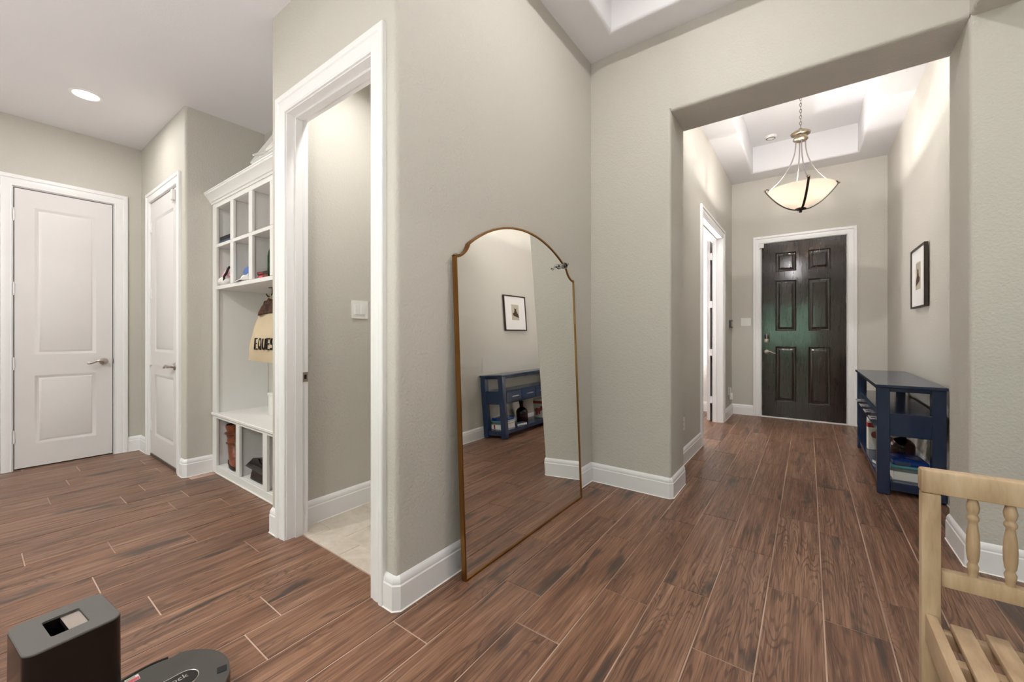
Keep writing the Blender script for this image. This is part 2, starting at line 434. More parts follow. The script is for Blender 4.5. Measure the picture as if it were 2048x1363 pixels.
# arch wall, hall left wall with the study doorway
wall('wall_hall_left', 'greige wall left of the arch and along the left side of the entry hall', [
    ('o', [(XM, YA), (XAL, YA, BW), (XAL, YA2, BW), (XHL, YA2), (XHL, 4.64), (XHL - 0.12, 4.64), (XHL - 0.12, YA2 - 0.1), (XM, YA2 - 0.1)], 0, ZS + BW),
    ('o', [(XM, YA), (XAL, YA), (XAL, YA2), (XHL, YA2), (XHL, 4.64), (XHL - 0.12, 4.64), (XHL - 0.12, YA2 - 0.1), (XM, YA2 - 0.1)], ZS + BW, HT),
    ('b', XHL - 0.12, XHL, 5.90, YF + 0.12, 0, HT), ('b', XHL - 0.12, XHL, 4.64, 5.90, 2.435, HT)])
def header(name, label, x0, x1, y0, y1, z0, z1, axis='x'):
    # a dropped beam with bullnosed lower edges
    bm = bmesh.new()
    if axis == 'x':
        prism(bm, polyround([(y0, z0, BW), (y1, z0, BW), (y1, z1), (y0, z1)]), x0, x1, lambda a, b, n: (n, a, b))
    else:
        prism(bm, polyround([(x0, z0, BW), (x1, z0, BW), (x1, z1), (x0, z1)]), y0, y1, lambda a, b, n: (a, n, b))
    return tag(finish(name, bm, 'wall'), label, 'wall', kind='structure')
header('wall_arch_header', 'dropped header beam above the wide opening into the entry hall', XAL, XAR, YA, YA2, ZS, HT)
wall('wall_hall_right', 'greige wall right of the arch and along the hall behind the blue console', [
    ('o', [(XAR, YA, BW), (XAR, YA2, BW), (XHR, YA2), (XHR, YF + 0.12), (XHR + 0.12, YF + 0.12), (XHR + 0.12, YA + 0.12), (XR, YA + 0.12), (XR, YA)], 0, ZS + BW),
    ('o', [(XAR, YA), (XAR, YA2), (XHR, YA2), (XHR, YF + 0.12), (XHR + 0.12, YF + 0.12), (XHR + 0.12, YA + 0.12), (XR, YA + 0.12), (XR, YA)], ZS + BW, HT)])
wall('wall_hall_end', 'greige end wall around the dark front door', [
    ('b', XHL, -0.535, YF, YF + 0.12, 0, HT), ('b', 0.405, XHR, YF, YF + 0.12, 0, HT), ('b', -0.535, 0.405, YF, YF + 0.12, 2.445, HT)])
wall('wall_left', 'greige wall with the white two-panel door at far left', [
    ('b', XL - 0.12, XL, YK, 0.24, 0, ZL + .1), ('b', XL - 0.12, XL, 0.862, YN, 0, ZL + .1), ('b', XL - 0.12, XL, 0.24, 0.862, 2.43, ZL + .1)])
wall('wall_closet', 'greige wall holding the narrow white door beside the mudroom cubbies', [
    ('b', XL - 0.12, -5.12, YN, YN + 0.12, 0, ZL + .1), ('o', [(-4.268, YN), (XC, YN, BW), (XC, 1.78), (XC - 0.12, 1.78), (XC - 0.12, YN + 0.12), (-4.268, YN + 0.12)], 0, ZL + .1),
    ('b', -5.12, -4.268, YN, YN + 0.12, 2.43, ZL + .1)])
wall('left_door_light_block', 'unseen panel added behind the far left door to block sky light', [('b', XL - .16, XL - .121, .1, 1.0, 0, 2.6)])  # out-of-view backing added so no sky light leaks round the door
wall('closet_door_light_block', 'unseen panel added behind the narrow door to block sky light', [('b', -5.3, -4.21, YN + .121, YN + .16, 0, 2.6)])  # added backing that keeps sky light out of the narrow door's gaps
wall('wall_alcove_back', 'greige wall behind the white mudroom cubby unit', [('b', XC, -2.57, 1.66, 1.78, 0, ZL + .1)])
header('wall_right_header', 'dropped header over the wide opening to the right-hand room', XAR, 0.83, -1.2, YA, ZS, HT, 'y')
wall('wall_right_pier', 'greige pier ending the right-hand opening behind the camera', [('o', [(XAR, -1.5), (0.83, -1.5), (0.83, -1.2, BW), (XAR, -1.2, BW)], 0, HT)])
wall('wall_step_down', 'greige band where the mudroom ceiling drops lower', [('b', XM - 0.12, XM, YK, YB, ZL, HT)])
WINS = [(-5.2, -2.6, .25, 2.65), (-1.7, .2, .02, 2.30), (1.5, 4.3, .25, 2.65)]
pts_ = []; px_ = XL
for a_, b_, z0_, z1_ in WINS:
    pts_ += [('b', px_, a_, YK - .12, YK, 0, HT), ('b', a_, b_, YK - .12, YK, 0, z0_), ('b', a_, b_, YK - .12, YK, z1_, HT)]; px_ = b_
wall('wall_back', 'greige living-room wall with a patio door and two added windows behind the camera', pts_ + [('b', px_, XR, YK - .12, YK, 0, HT)])
wall('wall_right', 'greige far side wall of the right-hand room with an added daylight window', [
    ('b', XR, XR + .12, YK, -3.5, 0, HT), ('b', XR, XR + .12, 1.0, YA + .12, 0, HT), ('b', XR, XR + .12, -3.5, 1.0, 0, .35), ('b', XR, XR + .12, -3.5, 1.0, 2.65, HT)])
wall('wall_study', 'study wall coloured white for its overexposed look, glimpsed through the doorway off the entry hall', [
    ('b', -3.1, XHL - .12, 6.65, 6.77, 0, 2.8), ('b', -3.1, -2.98, 3.5, 6.65, 0, 2.8), ('b', -3.1, XHL - .12, 3.38, 3.5, 0, 2.8)], 'study')

# ------------------------------------------------------------------ ceilings
def tray_ceiling(name, label, x0, x1, y0, y1, hx0, hx1, hy0, hy1, z, zt):
    bm = bmesh.new(); r = 0.03
    prof = [(-r, 0)] + [(-r + r * math.sin(t * PI / 12), r - r * math.cos(t * PI / 12)) for t in range(1, 7)] + [(0, zt - z)]
    rings = [[bm.verts.new(p) for p in ((x0, y0, z), (x1, y0, z), (x1, y1, z), (x0, y1, z))]]
    for o, dz in prof:   # o negative = outside the hole
        rings.append([bm.verts.new(p) for p in ((hx0 + o, hy0 + o, z + dz), (hx1 - o, hy0 + o, z + dz), (hx1 - o, hy1 - o, z + dz), (hx0 + o, hy1 - o, z + dz))])
    for a, b in zip(rings, rings[1:]):
        for i in range(4): bm.faces.new((a[i], a[(i + 1) % 4], b[(i + 1) % 4], b[i]))
    bm.faces.new(rings[-1])
    top = [bm.verts.new(p) for p in ((x0, y0, zt + .1), (x1, y0, zt + .1), (x1, y1, zt + .1), (x0, y1, zt + .1))]
    for i in range(4): bm.faces.new((rings[0][i], rings[0][(i + 1) % 4], top[(i + 1) % 4], top[i]))
    bm.faces.new(top)
    return tag(finish(name, bm, 'ceil', smooth=50), label, 'ceiling', kind='structure')
tray_ceiling('ceiling', 'white tray ceiling over the foyer in front of the arch', XM, XAR, -1.5, YA, -1.135, 0.385, 0.87, 2.745, ZM, 3.67)
tray_ceiling('ceiling_hall', 'white recessed tray ceiling over the entry hall', XHL, XHR, YA2, YF, -0.607, 0.485, 3.65, 6.39, ZH, 3.716)
for nm, lb, b in (('ceiling_mudroom', 'flat white ceiling over the mudroom passage at left', (XL, XM - .12, YK, 1.66, ZL, ZL + .1)),
                  ('ceiling_living', 'flat white ceiling of the living room behind the camera', (XM, XR, YK, -1.5, ZM, ZM + .1)),
                  ('ceiling_right', 'flat white ceiling of the right-hand room', (.83, XR, -1.5, YA, ZM, ZM + .1)),
                  ('ceiling_bath', 'white bathroom ceiling', (-2.47, -1.52, 1.2, 2.8, 3.03, 3.13)),
                  ('ceiling_study', 'white study ceiling', (-3.1, XHL - .12, 3.38, 6.77, 2.74, 2.84))):
    tag(finish(nm, B(*b), 'ceil'), lb, 'ceiling', kind='structure')

# ------------------------------------------------------------------ floor planks
PX0, PW, PL, GAP = 0.052, 0.2022, 0.897, 0.0055
OFF = {0: .413, 1: .292, 2: .586, 3: .10, -1: .713, -2: .160, -3: .848, -4: .432, -5: .625, -6: .139, -7: .33, -8: .646, -9: .781, -10: .27, -11: .485, -12: .937,
       -13: .364, -14: .779, -15: .477, -16: .180, -17: .839, -18: .957, -19: .663, -20: .800, -21: .35, -22: .09}
floor = tag(finish('floor', B(XL - .12, XR + .1, YK - .1, YF + .15, -0.06, -0.0028), 'grout'), 'brown wood-look plank tile floor with light grout through foyer and hall', 'floor', kind='structure')
def project(x, y, z):
    F = (-math.sin(YAW), math.cos(YAW)); Rr = (math.cos(YAW), math.sin(YAW))
    d = x * F[0] + y * F[1]; r = x * Rr[0] + y * Rr[1]
    if d < 0.1: return None
    return 1024 + FPX * r / d, VH - FPX * (z - CAMH) / d, d
planks = []
for c in range(-28, 23):
    xa, xb = PX0 + (c - 1) * PW, PX0 + c * PW   # column c spans xa..xb with its right edge at line c
    if xb < XL or xa > XR: continue
    xm = (xa + xb) / 2; off = OFF.get(c, random.random() * PL)
    spans = []
    if xm < XC: spans.append((YK, YN + .02, xa, xb))
    elif xm < -2.57: spans.append((YK, 1.28, xa, xb))
    elif xb < XM: spans.append((YK, 1.166, xa, xb))
    elif xa < XM: spans += [(YK, 1.166, xa, xb), (1.166, YA + .02, -1.46, xb)]
    elif xb < XAL - .1: spans.append((YK, YA + .02, xa, xb))
    elif xa < XHR: spans.append((YK, YF + .04, xa, xb))
    else: spans.append((YK, YA + .02, xa, xb))
    if -3.0 < xm < XHL - .12: spans.append((3.5, 6.65, xa, xb))
    for y0, y1, ya, yb in [(s[0], s[1], s[2], s[3]) for s in spans]:
        k = math.floor((y0 - off) / PL)
        while off + k * PL < y1:
            a, b = max(y0, off + k * PL), min(y1, off + (k + 1) * PL); k += 1
            if b - a > 0.02: planks.append((max(ya, XL), yb, a, b))
def seen(p):
    best = 0
    for fx in (0, .5, 1):
        for fy in (0, .25, .5, .75, 1):
            q = project(p[0] + (p[1] - p[0]) * fx, p[2] + (p[3] - p[2]) * fy, 0)
            if q and -10 < q[0] < 2058 and q[1] < 1373: best = max(best, 1 / q[2])
    return best
planks.sort(key=lambda p: -seen(p))
def plank_bm(bm, w, l, ox=0, oy=0):
    g = GAP / 2; c = 0.0014
    x0, x1, y0, y1 = ox - w / 2 + g, ox + w / 2 - g, oy - l / 2 + g, oy + l / 2 - g
    lo = [bm.verts.new(p) for p in ((x0, y0, -.006), (x1, y0, -.006), (x1, y1, -.006), (x0, y1, -.006))]
    mi = [bm.verts.new(p) for p in ((x0, y0, -c), (x1, y0, -c), (x1, y1, -c), (x0, y1, -c))]
    hi = [bm.verts.new(p) for p in ((x0 + c, y0 + c, 0), (x1 - c, y0 + c, 0), (x1 - c, y1 - c, 0), (x0 + c, y1 - c, 0))]
    for a, b in ((lo, mi), (mi, hi)):
        for i in range(4): bm.faces.new((a[i], a[(i + 1) % 4], b[(i + 1) % 4], b[i]))
    bm.faces.new(hi)
cache = {}; NIND = 0; rest = bmesh.new()
for p in planks:
    w, l = p[1] - p[0], p[3] - p[2]; cx, cy = (p[0] + p[1]) / 2, (p[2] + p[3]) / 2
    if seen(p) > 0 and NIND < 290:
        key = (round(w, 3), round(l, 3))
        if key not in cache:
            bm = bmesh.new(); plank_bm(bm, w, l); o = finish('plank', bm, 'plank', parent=floor, local=True, smooth=1); cache[key] = o.data
        else:
            o = bpy.data.objects.new('plank', cache[key]); COL.objects.link(o); o.parent = floor
        o.location = (cx, cy, 0); NIND += 1
    else: plank_bm(rest, w, l, cx, cy)
o = finish('far_planks', rest, 'plank', parent=floor, local=True, smooth=1); o['kind'] = 'stuff'

# bathroom tile floor
fb = tag(finish('floor_bath', B(-2.47, -1.52, 1.168, 2.80, -0.002, 0.0005), 'tgrout'), 'beige stone tile floor inside the bathroom doorway', 'floor', kind='structure')
tx = [-2.47, -2.30, -1.995, -1.69, -1.52]
for r, (a, b) in enumerate(((1.168, 1.30), (1.30, 1.605), (1.605, 1.91), (1.91, 2.215), (2.215, 2.52), (2.52, 2.80))):
    sh = 0.15 if r % 2 else 0
    xs = sorted({max(-2.47, min(-1.52, x - sh)) for x in tx} | {-1.52})
    for x0, x1 in zip(xs, xs[1:]):
        if x1 - x0 < .02: continue
        bm = bmesh.new(); plank_bm(bm, x1 - x0, b - a); o = finish('tile', bm, 'tile', parent=fb, local=True, smooth=1); o.location = ((x0 + x1) / 2, (a + b) / 2, 0.003)

# ------------------------------------------------------------------ baseboards and casings
BP = [(0, 0), (0.016, 0), (0.016, 0.104), (0.0125, 0.110), (0.0135, 0.118), (0.0095, 0.132), (0.006, 0.138), (0, 0.145)]
CP = [(0, 0), (0.0045, 0), (0.0032, 0.0022), (0.0012, 0.0035), (0, 0.004)]
def baseboard(name, label, path):
    # path runs so that the room is on its LEFT
    bm = bmesh.new(); sweep(bm, path, BP)
    o = tag(finish(name, bm, 'trim', smooth=25), label, 'baseboard', kind='structure')
    bm = bmesh.new(); sweep(bm, [p for p in path], [(0.016 + a, b) for a, b in CP])
    finish('caulk_bead', bm, 'caulk', parent=o)
    return o
ch = 0.016
baseboard('baseboard_mirror_side', 'white baseboard below the mirror, wrapping the near wall corner',
          [(XAL, YA2 - ch), (XAL, YA + ch), (XAL - ch, YA), (XM, YA), (XM, YB + ch), (XM - ch, YB), (-1.476, YB)])
baseboard('baseboard_hall_left', 'white baseboard on the left hall wall before the study doorway', [(XHL, 4.55), (XHL, YA2), (XAL - ch, YA2), (XAL, YA2 - ch)][:2])
baseboard('baseboard_hall_end', 'white baseboard in the far hall corner left of the front door', [(-0.627, YF), (XHL, YF), (XHL, 5.99)])
baseboard('baseboard_hall_right', 'white baseboard along the hall wall behind the console', [(XHR, YA2), (XHR, YF), (0.497, YF)])
baseboard('baseboard_right', 'white baseboard wrapping the right arch jamb behind the bench', [(XR, YA), (XAR + ch, YA), (XAR, YA + ch), (XAR, YA2 - ch)])
baseboard('baseboard_bath_left', 'short white baseboard end left of the bathroom casing', [(-2.472, YB), (-2.57 + ch, YB), (-2.57, YB + ch), (-2.57, 1.25)])
baseboard('baseboard_bath_inside', 'white baseboard inside the bathroom', [(-1.52, 2.80), (-2.47, 2.80), (-2.47, YB + .12)])
baseboard('baseboard_alcove', 'white baseboard around the corner beside the cubby unit', [(XC, 1.25), (XC, YN + ch), (XC - ch, YN), (-4.178, YN)])
baseboard('baseboard_left', 'white baseboard in the far left corner between the two white doors', [(-5.2, YN), (XL, YN), (XL, 0.952)])
baseboard('baseboard_left_near', 'white baseboard left of the far white door', [(XL, 0.163), (XL, YK)])
baseboard('baseboard_study', 'white baseboard on the study wall seen past the open door', [(XHL - .12, 6.65), (-2.98, 6.65)])
KP = [(0, 0), (0, 0.010), (0.006, 0.013), (0.012, 0.011), (0.030, 0.015), (0.050, 0.016), (0.060, 0.013), (0.066, 0.020), (0.080, 0.023), (0.092, 0.021), (0.096, 0.017), (0.096, 0)]
def casing(name, label, a0, a1, h, mapf, jamb, reveal=0.006, wdt=1.0, stop=None):
    """three-sided casing round an opening a0..a1 of height h in a wall plane; mapf(a, b, n): n = out of the wall; jamb = depth of the lining"""
    bm = bmesh.new(); pr = [(o * wdt, n) for o, n in KP]
    sweep(bm, [(a0 - reveal, 0.0), (a0 - reveal, h + reveal), (a1 + reveal, h + reveal), (a1 + reveal, 0.0)], pr, mapf)
    o = tag(finish(name, bm, 'trim', smooth=25), label, 'door trim', kind='structure')
    t = 0.018
    bm = bmesh.new(); sweep(bm, [(a0, 0.0), (a0, h), (a1, h), (a1, 0.0)], [(0, 0.0), (0, -jamb), (t, -jamb), (t, 0.0)], mapf)
    finish('jamb', bm, 'trim', parent=o)
    if stop is not None:
        s0, s1 = stop
        bm = bmesh.new(); sweep(bm, [(a0, 0.0), (a0, h), (a1, h), (a1, 0.0)], [(-0.011, -s0), (-0.009, -s1), (0, -s1), (0, -s0)], mapf)
        finish('door_stop', bm, 'trim', parent=o)
    return o
mbath = lambda a, b, n: (a, YB - n, b)
tb = casing('trim_1', 'white profiled casing around the open bathroom doorway', -2.377, -1.573, 2.417, mbath, 0.12, stop=(0.045, 0.085))
bm = bmesh.new(); box(bm, -2.377, -2.3735, 1.165, 1.199, 0.888, 0.945, bev=0.001, seg=1)
sp = finish('strike_plate', bm, 'nickel', parent=tb); sp['label'] = 'satin nickel strike plate'
finish('latch_hole', B(-2.374, -2.3729, 1.176, 1.190, 0.905, 0.930), 'black', parent=sp)
mend = lambda a, b, n: (a, YF - n, b)
casing('trim_2', 'white profiled casing around the dark front door', -0.531, 0.401, 2.441, mend, 0.12, stop=(0.0585, 0.085))
mleft = lambda a, b, n: (XL + n, -a, b)      # a runs along -y so that the room stays in front
casing('trim_3', 'white profiled casing around the far left two-panel door', -0.858, -0.245, 2.425, mleft, 0.12)
mclo = lambda a, b, n: (a, YN - n, b)
casing('trim_4', 'white casing around the narrow closet door', -5.114, -4.274, 2.425, mclo, 0.12, wdt=0.9)
mhl = lambda a, b, n: (XHL + n, -a, b)
casing('trim_5', 'white casing around the study doorway in the left hall wall', -5.894, -4.646, 2.425, mhl, 0.12, stop=(0.07, 0.085))
th = tag(finish('trim_6', B(-0.535, 0.405, YF - .03, YF + .1, 0.0, 0.012, bev=0.004), 'trim'), 'white threshold strip under the dark front door', 'threshold', kind='structure')

# ------------------------------------------------------------------ doors
def panel_door(name, label, a0, a1, z0, z1, panels, mapf, thick, mat, prof):
    """slab with real recessed moulded panels; mapf(a, b, n) with n=0 at the face, n<0 into the slab"""
    bm = bmesh.new()
    As = sorted({a0, a1} | {p[0] for p in panels} | {p[1] for p in panels}); Zs = sorted({z0, z1} | {p[2] for p in panels} | {p[3] for p in panels})
    V = {}
    def v(a, z, n):
        k = (round(a, 5), round(z, 5), round(n, 5))
        if k not in V: V[k] = bm.verts.new(mapf(a, z, n))
        return V[k]
    for i in range(len(As) - 1):
        for j in range(len(Zs) - 1):
            ca, cz = (As[i] + As[i + 1]) / 2, (Zs[j] + Zs[j + 1]) / 2
            if any(p[0] < ca < p[1] and p[2] < cz < p[3] for p in panels): continue
            bm.faces.new((v(As[i], Zs[j], 0), v(As[i + 1], Zs[j], 0), v(As[i + 1], Zs[j + 1], 0), v(As[i], Zs[j + 1], 0)))
    bk = [bm.verts.new(mapf(a, z, -thick)) for a, z in ((a0, z0), (a1, z0), (a1, z1), (a0, z1))]
    bm.faces.new(bk)
    # rims
    edge = [(a, z0) for a in As] + [(a1, z) for z in Zs[1:]] + [(a, z1) for a in As[::-1][1:]] + [(a0, z) for z in Zs[::-1][1:-1]]
    fr = [v(a, z, 0) for a, z in edge]
    bc = {(a0, z0): bk[0], (a1, z0): bk[1], (a1, z1): bk[2], (a0, z1): bk[3]}
    corners = [(a0, z0), (a1, z0), (a1, z1), (a0, z1)]
    for q in range(4):
        s, e = edge.index(corners[q]), edge.index(corners[(q + 1) % 4])
        if e <= s: e += len(edge)
        ring = [fr[i % len(fr)] for i in range(s, e + 1)]
        bm.faces.new(ring + [bc[corners[(q + 1) % 4]], bc[corners[q]]])
    d = tag(finish(name, bm, mat, smooth=20), label, 'door', kind='structure')
    for p in panels:
        bm = bmesh.new(); rings = []
        for ins, dep in prof:
            rings.append([bm.verts.new(mapf(*q)) for q in ((p[0] + ins, p[2] + ins, dep), (p[1] - ins, p[2] + ins, dep), (p[1] - ins, p[3] - ins, dep), (p[0] + ins, p[3] - ins, dep))])
        for a, b in zip(rings, rings[1:]):
            for i in range(4): bm.faces.new((a[i], a[(i + 1) % 4], b[(i + 1) % 4], b[i]))
        bm.faces.new(rings[-1]); finish('panel', bm, mat, parent=d, smooth=30, recalc=True)
    return d
def hinges(door, mapf, a, zs, mat='trim'):
    for z in zs:
        bm = bmesh.new(); prism(bm, [(a + 0.006 * math.cos(t * PI / 4), 0.006 * math.sin(t * PI / 4)) for t in range(8)], z - .045, z + .045, lambda x, y, n: mapf(x, n, y + 0.006))
        for dz in (-0.05, 0.05):
            prism(bm, [(a + 0.004 * math.cos(t * PI / 4), 0.004 * math.sin(t * PI / 4)) for t in range(8)], z + dz - .006, z + dz + .006, lambda x, y, n: mapf(x, n, y + 0.006))
        prism(bm, [(a, 0.0), (a + .03, 0.0), (a + .03, 0.002), (a, 0.002)], z - .044, z + .044, lambda x, y, n: mapf(x, n, y))
        finish('hinge', bm, mat, parent=door)
def lever(door, mapf, a, z, dirn, mat='nickel', L=0.115):
    h = bmesh.new()
    seg = 20
    prof = [(0.032, 0.0), (0.032, 0.004), (0.028, 0.009), (0.016, 0.012), (0.013, 0.016), (0.012, 0.045), (0.014, 0.050), (0.013, 0.058), (0.0, 0.060)]
    rings = []
    for r, n in prof:
        rings.append([h.verts.new(mapf(a + r * math.cos(2 * PI * i / seg), z + r * math.sin(2 * PI * i / seg), n)) for i in range(seg)] if r > 0 else [h.verts.new(mapf(a, z, n))])
    for p, q in zip(rings, rings[1:]):
        for i in range(seg):
            if len(q) == 1: h.faces.new((p[i], p[(i + 1) % seg], q[0]))
            else: h.faces.new((p[i], p[(i + 1) % seg], q[(i + 1) % seg], q[i]))
    rose = finish('lever_handle', h, mat, parent=door); rose['label'] = 'satin nickel lever handle'
    h = bmesh.new()
    pts = [mapf(a + dirn * L * t, z + 0.010 * math.sin(t * PI * 1.7) - 0.004 * t, 0.050 + 0.004 * math.sin(t * PI)) for t in [i / 12 for i in range(13)]]
    tube(h, pts, [0.0115 - 0.004 * i / 12 for i in range(13)], 10)
    g = finish('grip', h, mat, parent=rose); return rose
WP = [(0, 0), (0.004, -0.001), (0.014, -0.0085), (0.026, -0.010), (0.034, -0.006), (0.046, -0.002)]
DL = 0.256
mdl = lambda a, b, n: (XL - 0.006 + n, -a, b)
d1 = panel_door('door_1', 'white two-panel door with nickel lever at far left', -0.852, -0.251, 0.012, 2.418,
                [(-0.742, -0.362, 0.985, 2.272), (-0.742, -0.362, 0.205, 0.806)], mdl, 0.04, 'doorw', WP)
hinges(d1, lambda a, b, n: mdl(a, b, n), -0.247, (2.19, 1.555, 0.915, 0.287))
lever(d1, mdl, -0.792, 0.906, 1)
finish('latch', B(XL - .004, XL + .006, 0.852, 0.857, 0.885, 0.93), 'dnickel', parent=d1)
mdn = lambda a, b, n: (a, YN + 0.004 - n, b)
d2 = panel_door('door_2', 'white two-panel narrow closet door seen at a steep angle', -5.108, -4.280, 0.014, 2.418,
                [(-4.985, -4.41, 1.0, 2.262), (-4.985, -4.41, 0.205, 0.79)], mdn, 0.04, 'doorw', WP)
hinges(d2, mdn, -5.112, (2.19, 1.555, 0.915, 0.287))
lever(d2, mdn, -4.365, 0.89, -1)
finish('sweep', B(-5.10, -4.285, YN - .004, YN + .01, 0.001, 0.026), 'dnickel', parent=d2)
s = tag(finish('door_sensor', B(-4.385, -4.345, YN - .022, YN + .003, 2.31, 2.40, bev=.004), 'whitep'), 'small white alarm contact on top corner of the narrow door', 'sensor')
finish('tab', B(-4.375, -4.365, YN - .014, YN - .004, 2.285, 2.311, bev=.002), 'whitep', parent=s)
mdf = lambda a, b, n: (a, YF + 0.010 - n, b)
GP = [(0, 0), (0.003, -0.002), (0.010, -0.013), (0.020, -0.015), (0.026, -0.013), (0.050, -0.003), (0.052, -0.001)]
d3 = panel_door('door_3', 'glossy espresso six-panel front door at the end of the hall', -0.526, 0.396, 0.014, 2.435,
                [(-0.366, -0.128, 2.03, 2.292), (0.004, 0.238, 2.03, 2.292), (-0.366, -0.128, 1.208, 1.905), (0.004, 0.238, 1.208, 1.905),
                 (-0.366, -0.128, 0.228, 0.992), (0.004, 0.238, 0.228, 0.992)], mdf, 0.045, 'fdoor', GP)
hinges(d3, mdf, 0.398, (2.25, 1.61, 0.955, 0.30), 'nickel')
lever(d3, mdf, -0.468, 0.912, 1, L=0.105)
bm = bmesh.new(); box(bm, -0.500, -0.436, YF - .026, YF + .012, 1.045, 1.168, bev=.008)
k = finish('smart_lock', bm, 'nickel', parent=d3); k['label'] = 'nickel keypad deadbolt with black battery cover'
finish('cover', B(-0.496, -0.470, YF - .029, YF - .02, 1.098, 1.164, bev=.002), 'black', parent=k)
finish('cover', B(-0.464, -0.440, YF - .029, YF - .02, 1.098, 1.164, bev=.002), 'black', parent=k)
bm = bmesh.new(); lathe(bm, [(0.0, 0), (0.014, 0.0), (0.012, 0.016), (0.0, 0.018)], 16); xform(bm, Matrix.Translation((-0.468, YF - .026, 1.072)) @ Matrix.Rotation(PI / 2, 4, 'X'))
finish('turn_knob', bm, 'nickel', parent=k)
s = tag(finish('door_sensor', B(-0.548, -0.500, YF - .045, YF - .012, 2.375, 2.44, bev=.004), 'whitep'), 'small white alarm contact at the top left of the front door frame', 'sensor')
finish('base', B(-0.56, -0.545, YF - .04, YF - .018, 2.365, 2.445, bev=.002), 'whitep', parent=s)
# study door folded fully open against the study wall
mds = lambda a, b, n: (XHL - .155 - n, a, b)
d4 = panel_door('door_4', 'white study door folded open, seen edge-on through the hall doorway', 5.915, 6.52, 0.014, 2.41,
                [(6.02, 6.41, 1.0, 2.26), (6.02, 6.41, .205, .79)], lambda a, b, n: (XHL - .19 + -n, a, b), 0.038, 'doorw', WP)
lever(d4, lambda a, b, n: (XHL - .19 - n, a, b), 6.46, 0.91, -1, 'dnickel', L=0.10)
for z in (2.2, 1.56, .92, .29):
    finish('hinge', B(XHL - .150, XHL - .122, 5.893, 5.915, z - .045, z + .045, bev=.002, seg=1), 'trim', parent=d4)

# ------------------------------------------------------------------ patio door, added daylight windows (behind the camera), garden and added patio
def window(name, label, a0, a1, z0, z1, mapf, nm=3):
    bm = bmesh.new(); prism(bm, [(0, 0), (1, 0), (1, 1), (0, 1)], 0, 1); bm.clear()
    def bar(p0, p1, q0, q1): prism(bm, [(p0, q0), (p1, q0), (p1, q1), (p0, q1)], -0.09, -0.02, mapf)
    w = 0.05
    bar(a0, a1, z0, z0 + w); bar(a0, a1, z1 - w, z1); bar(a0, a0 + w, z0 + w, z1 - w); bar(a1 - w, a1, z0 + w, z1 - w)
    xs = [a0 + (a1 - a0) * i / nm for i in range(nm + 1)]
    for x in xs[1:-1]: bar(x - .03, x + .03, z0 + w, z1 - w)
    o = tag(finish(name, bm, 'trim'), label, 'window', kind='structure')
    for x0, x1 in zip(xs, xs[1:]):
        bm = bmesh.new(); prism(bm, [(x0 + .03, z0 + .04), (x1 - .03, z0 + .04), (x1 - .03, z1 - .04), (x0 + .03, z1 - .04)], -0.06, -0.055, mapf)
        finish('pane', bm, 'pane', parent=o)
    return o
for i_, (a_, b_, z0_, z1_) in enumerate(WINS):
    window('window_%d' % (i_ + 1), ('white-framed window added behind the camera at left for daylight', 'glazed patio door of the living room behind the camera', 'white-framed window added behind the camera at right for daylight')[i_], a_, b_, z0_, z1_, lambda a, b, n: (a, YK + n, b), 2)  # the two outer windows are unseen additions for more daylight
window('window_4', 'white-framed side window added to the right-hand room for daylight', -3.5, 1.0, .35, 2.65, lambda a, b, n: (XR - n, a, b))  # unseen side window, added to let in more daylight
tag(finish('lawn', B(-30, 30, -30, YK - .13, -0.3, -0.15), 'soil'), 'green lawn outside the living room windows', 'lawn', kind='structure')
tag(finish('patio', B(-8, 8, -9.5, YK - .13, -0.15, -0.05), 'tile'), 'pale stone patio added outside the living room windows to bounce daylight', 'patio', kind='structure')  # pale surface added to bounce daylight up to the ceilings
bm = bmesh.new()
for i in range(60):
    x = -12 + i * 0.4; r = random.uniform(.8, 1.3); z = random.uniform(.6, 2.6)
    bmesh.ops.create_icosphere(bm, subdivisions=2, radius=r, matrix=Matrix.Translation((x, -12 + random.uniform(-.6, .6), z)))
for v in bm.verts: v.co += Vector((random.uniform(-.1, .1), random.uniform(-.1, .1), random.uniform(-.1, .1)))
tag(finish('hedge', bm, 'leaf', smooth=180), 'tall green hedge outside the living room windows', 'hedge', kind='stuff')

# ------------------------------------------------------------------ lamps
def can_light(loc, label, power, color=WARM, r=0.075, spread=None):
    t = thing('recessed_light', label, 'ceiling light', loc, group='recessed ceiling lights')
    bm = bmesh.new(); lathe(bm, [(r * .86, -0.001), (r * .9, -.006), (r * 1.12, -.004), (r * 1.14, 0.0)], 40)
    finish('trim_ring', bm, 'whitep', parent=t, local=True)
    bm = bmesh.new(); lathe(bm, [(0.0, -0.003), (r * .55, -0.0035), (r * .88, -0.002), (r * .88, 0.0)], 40)
    finish('lens', bm, 'lens', parent=t, local=True)
    area_light('lamp_light', (0, 0, -0.012), (0, 0, 0), 2 * r, 2 * r, power, color, 'DISK', spread, parent=t)
    return t
can_light((-4.53, 0.56, ZL), 'lit round recessed light in the flat mudroom ceiling', 7.5, r=.085)
can_light((-0.38, 1.81, 3.67), 'lit recessed light in the foyer tray ceiling above the mirror', 20)
can_light((2.0, 1.7, ZM), 'lit recessed light in the right-hand room ceiling', 13)
can_light((-1.95, 1.40, 3.03), 'lit recessed light in the bathroom ceiling', 10.5, spread=math.radians(140))
can_light((-3.2, -1.0, ZL), 'added recessed fill light in the mudroom ceiling behind the camera', 46)  # unseen fill light added to brighten the left floor
can_light((-0.4, -2.2, ZM), 'added recessed fill light in the living room ceiling behind the camera', 40)  # added out of view as general room fill
can_light((-0.4, -4.2, ZM), 'added recessed fill light in the living room ceiling near the patio door', 40)  # another unseen fill light, added deeper in the living room

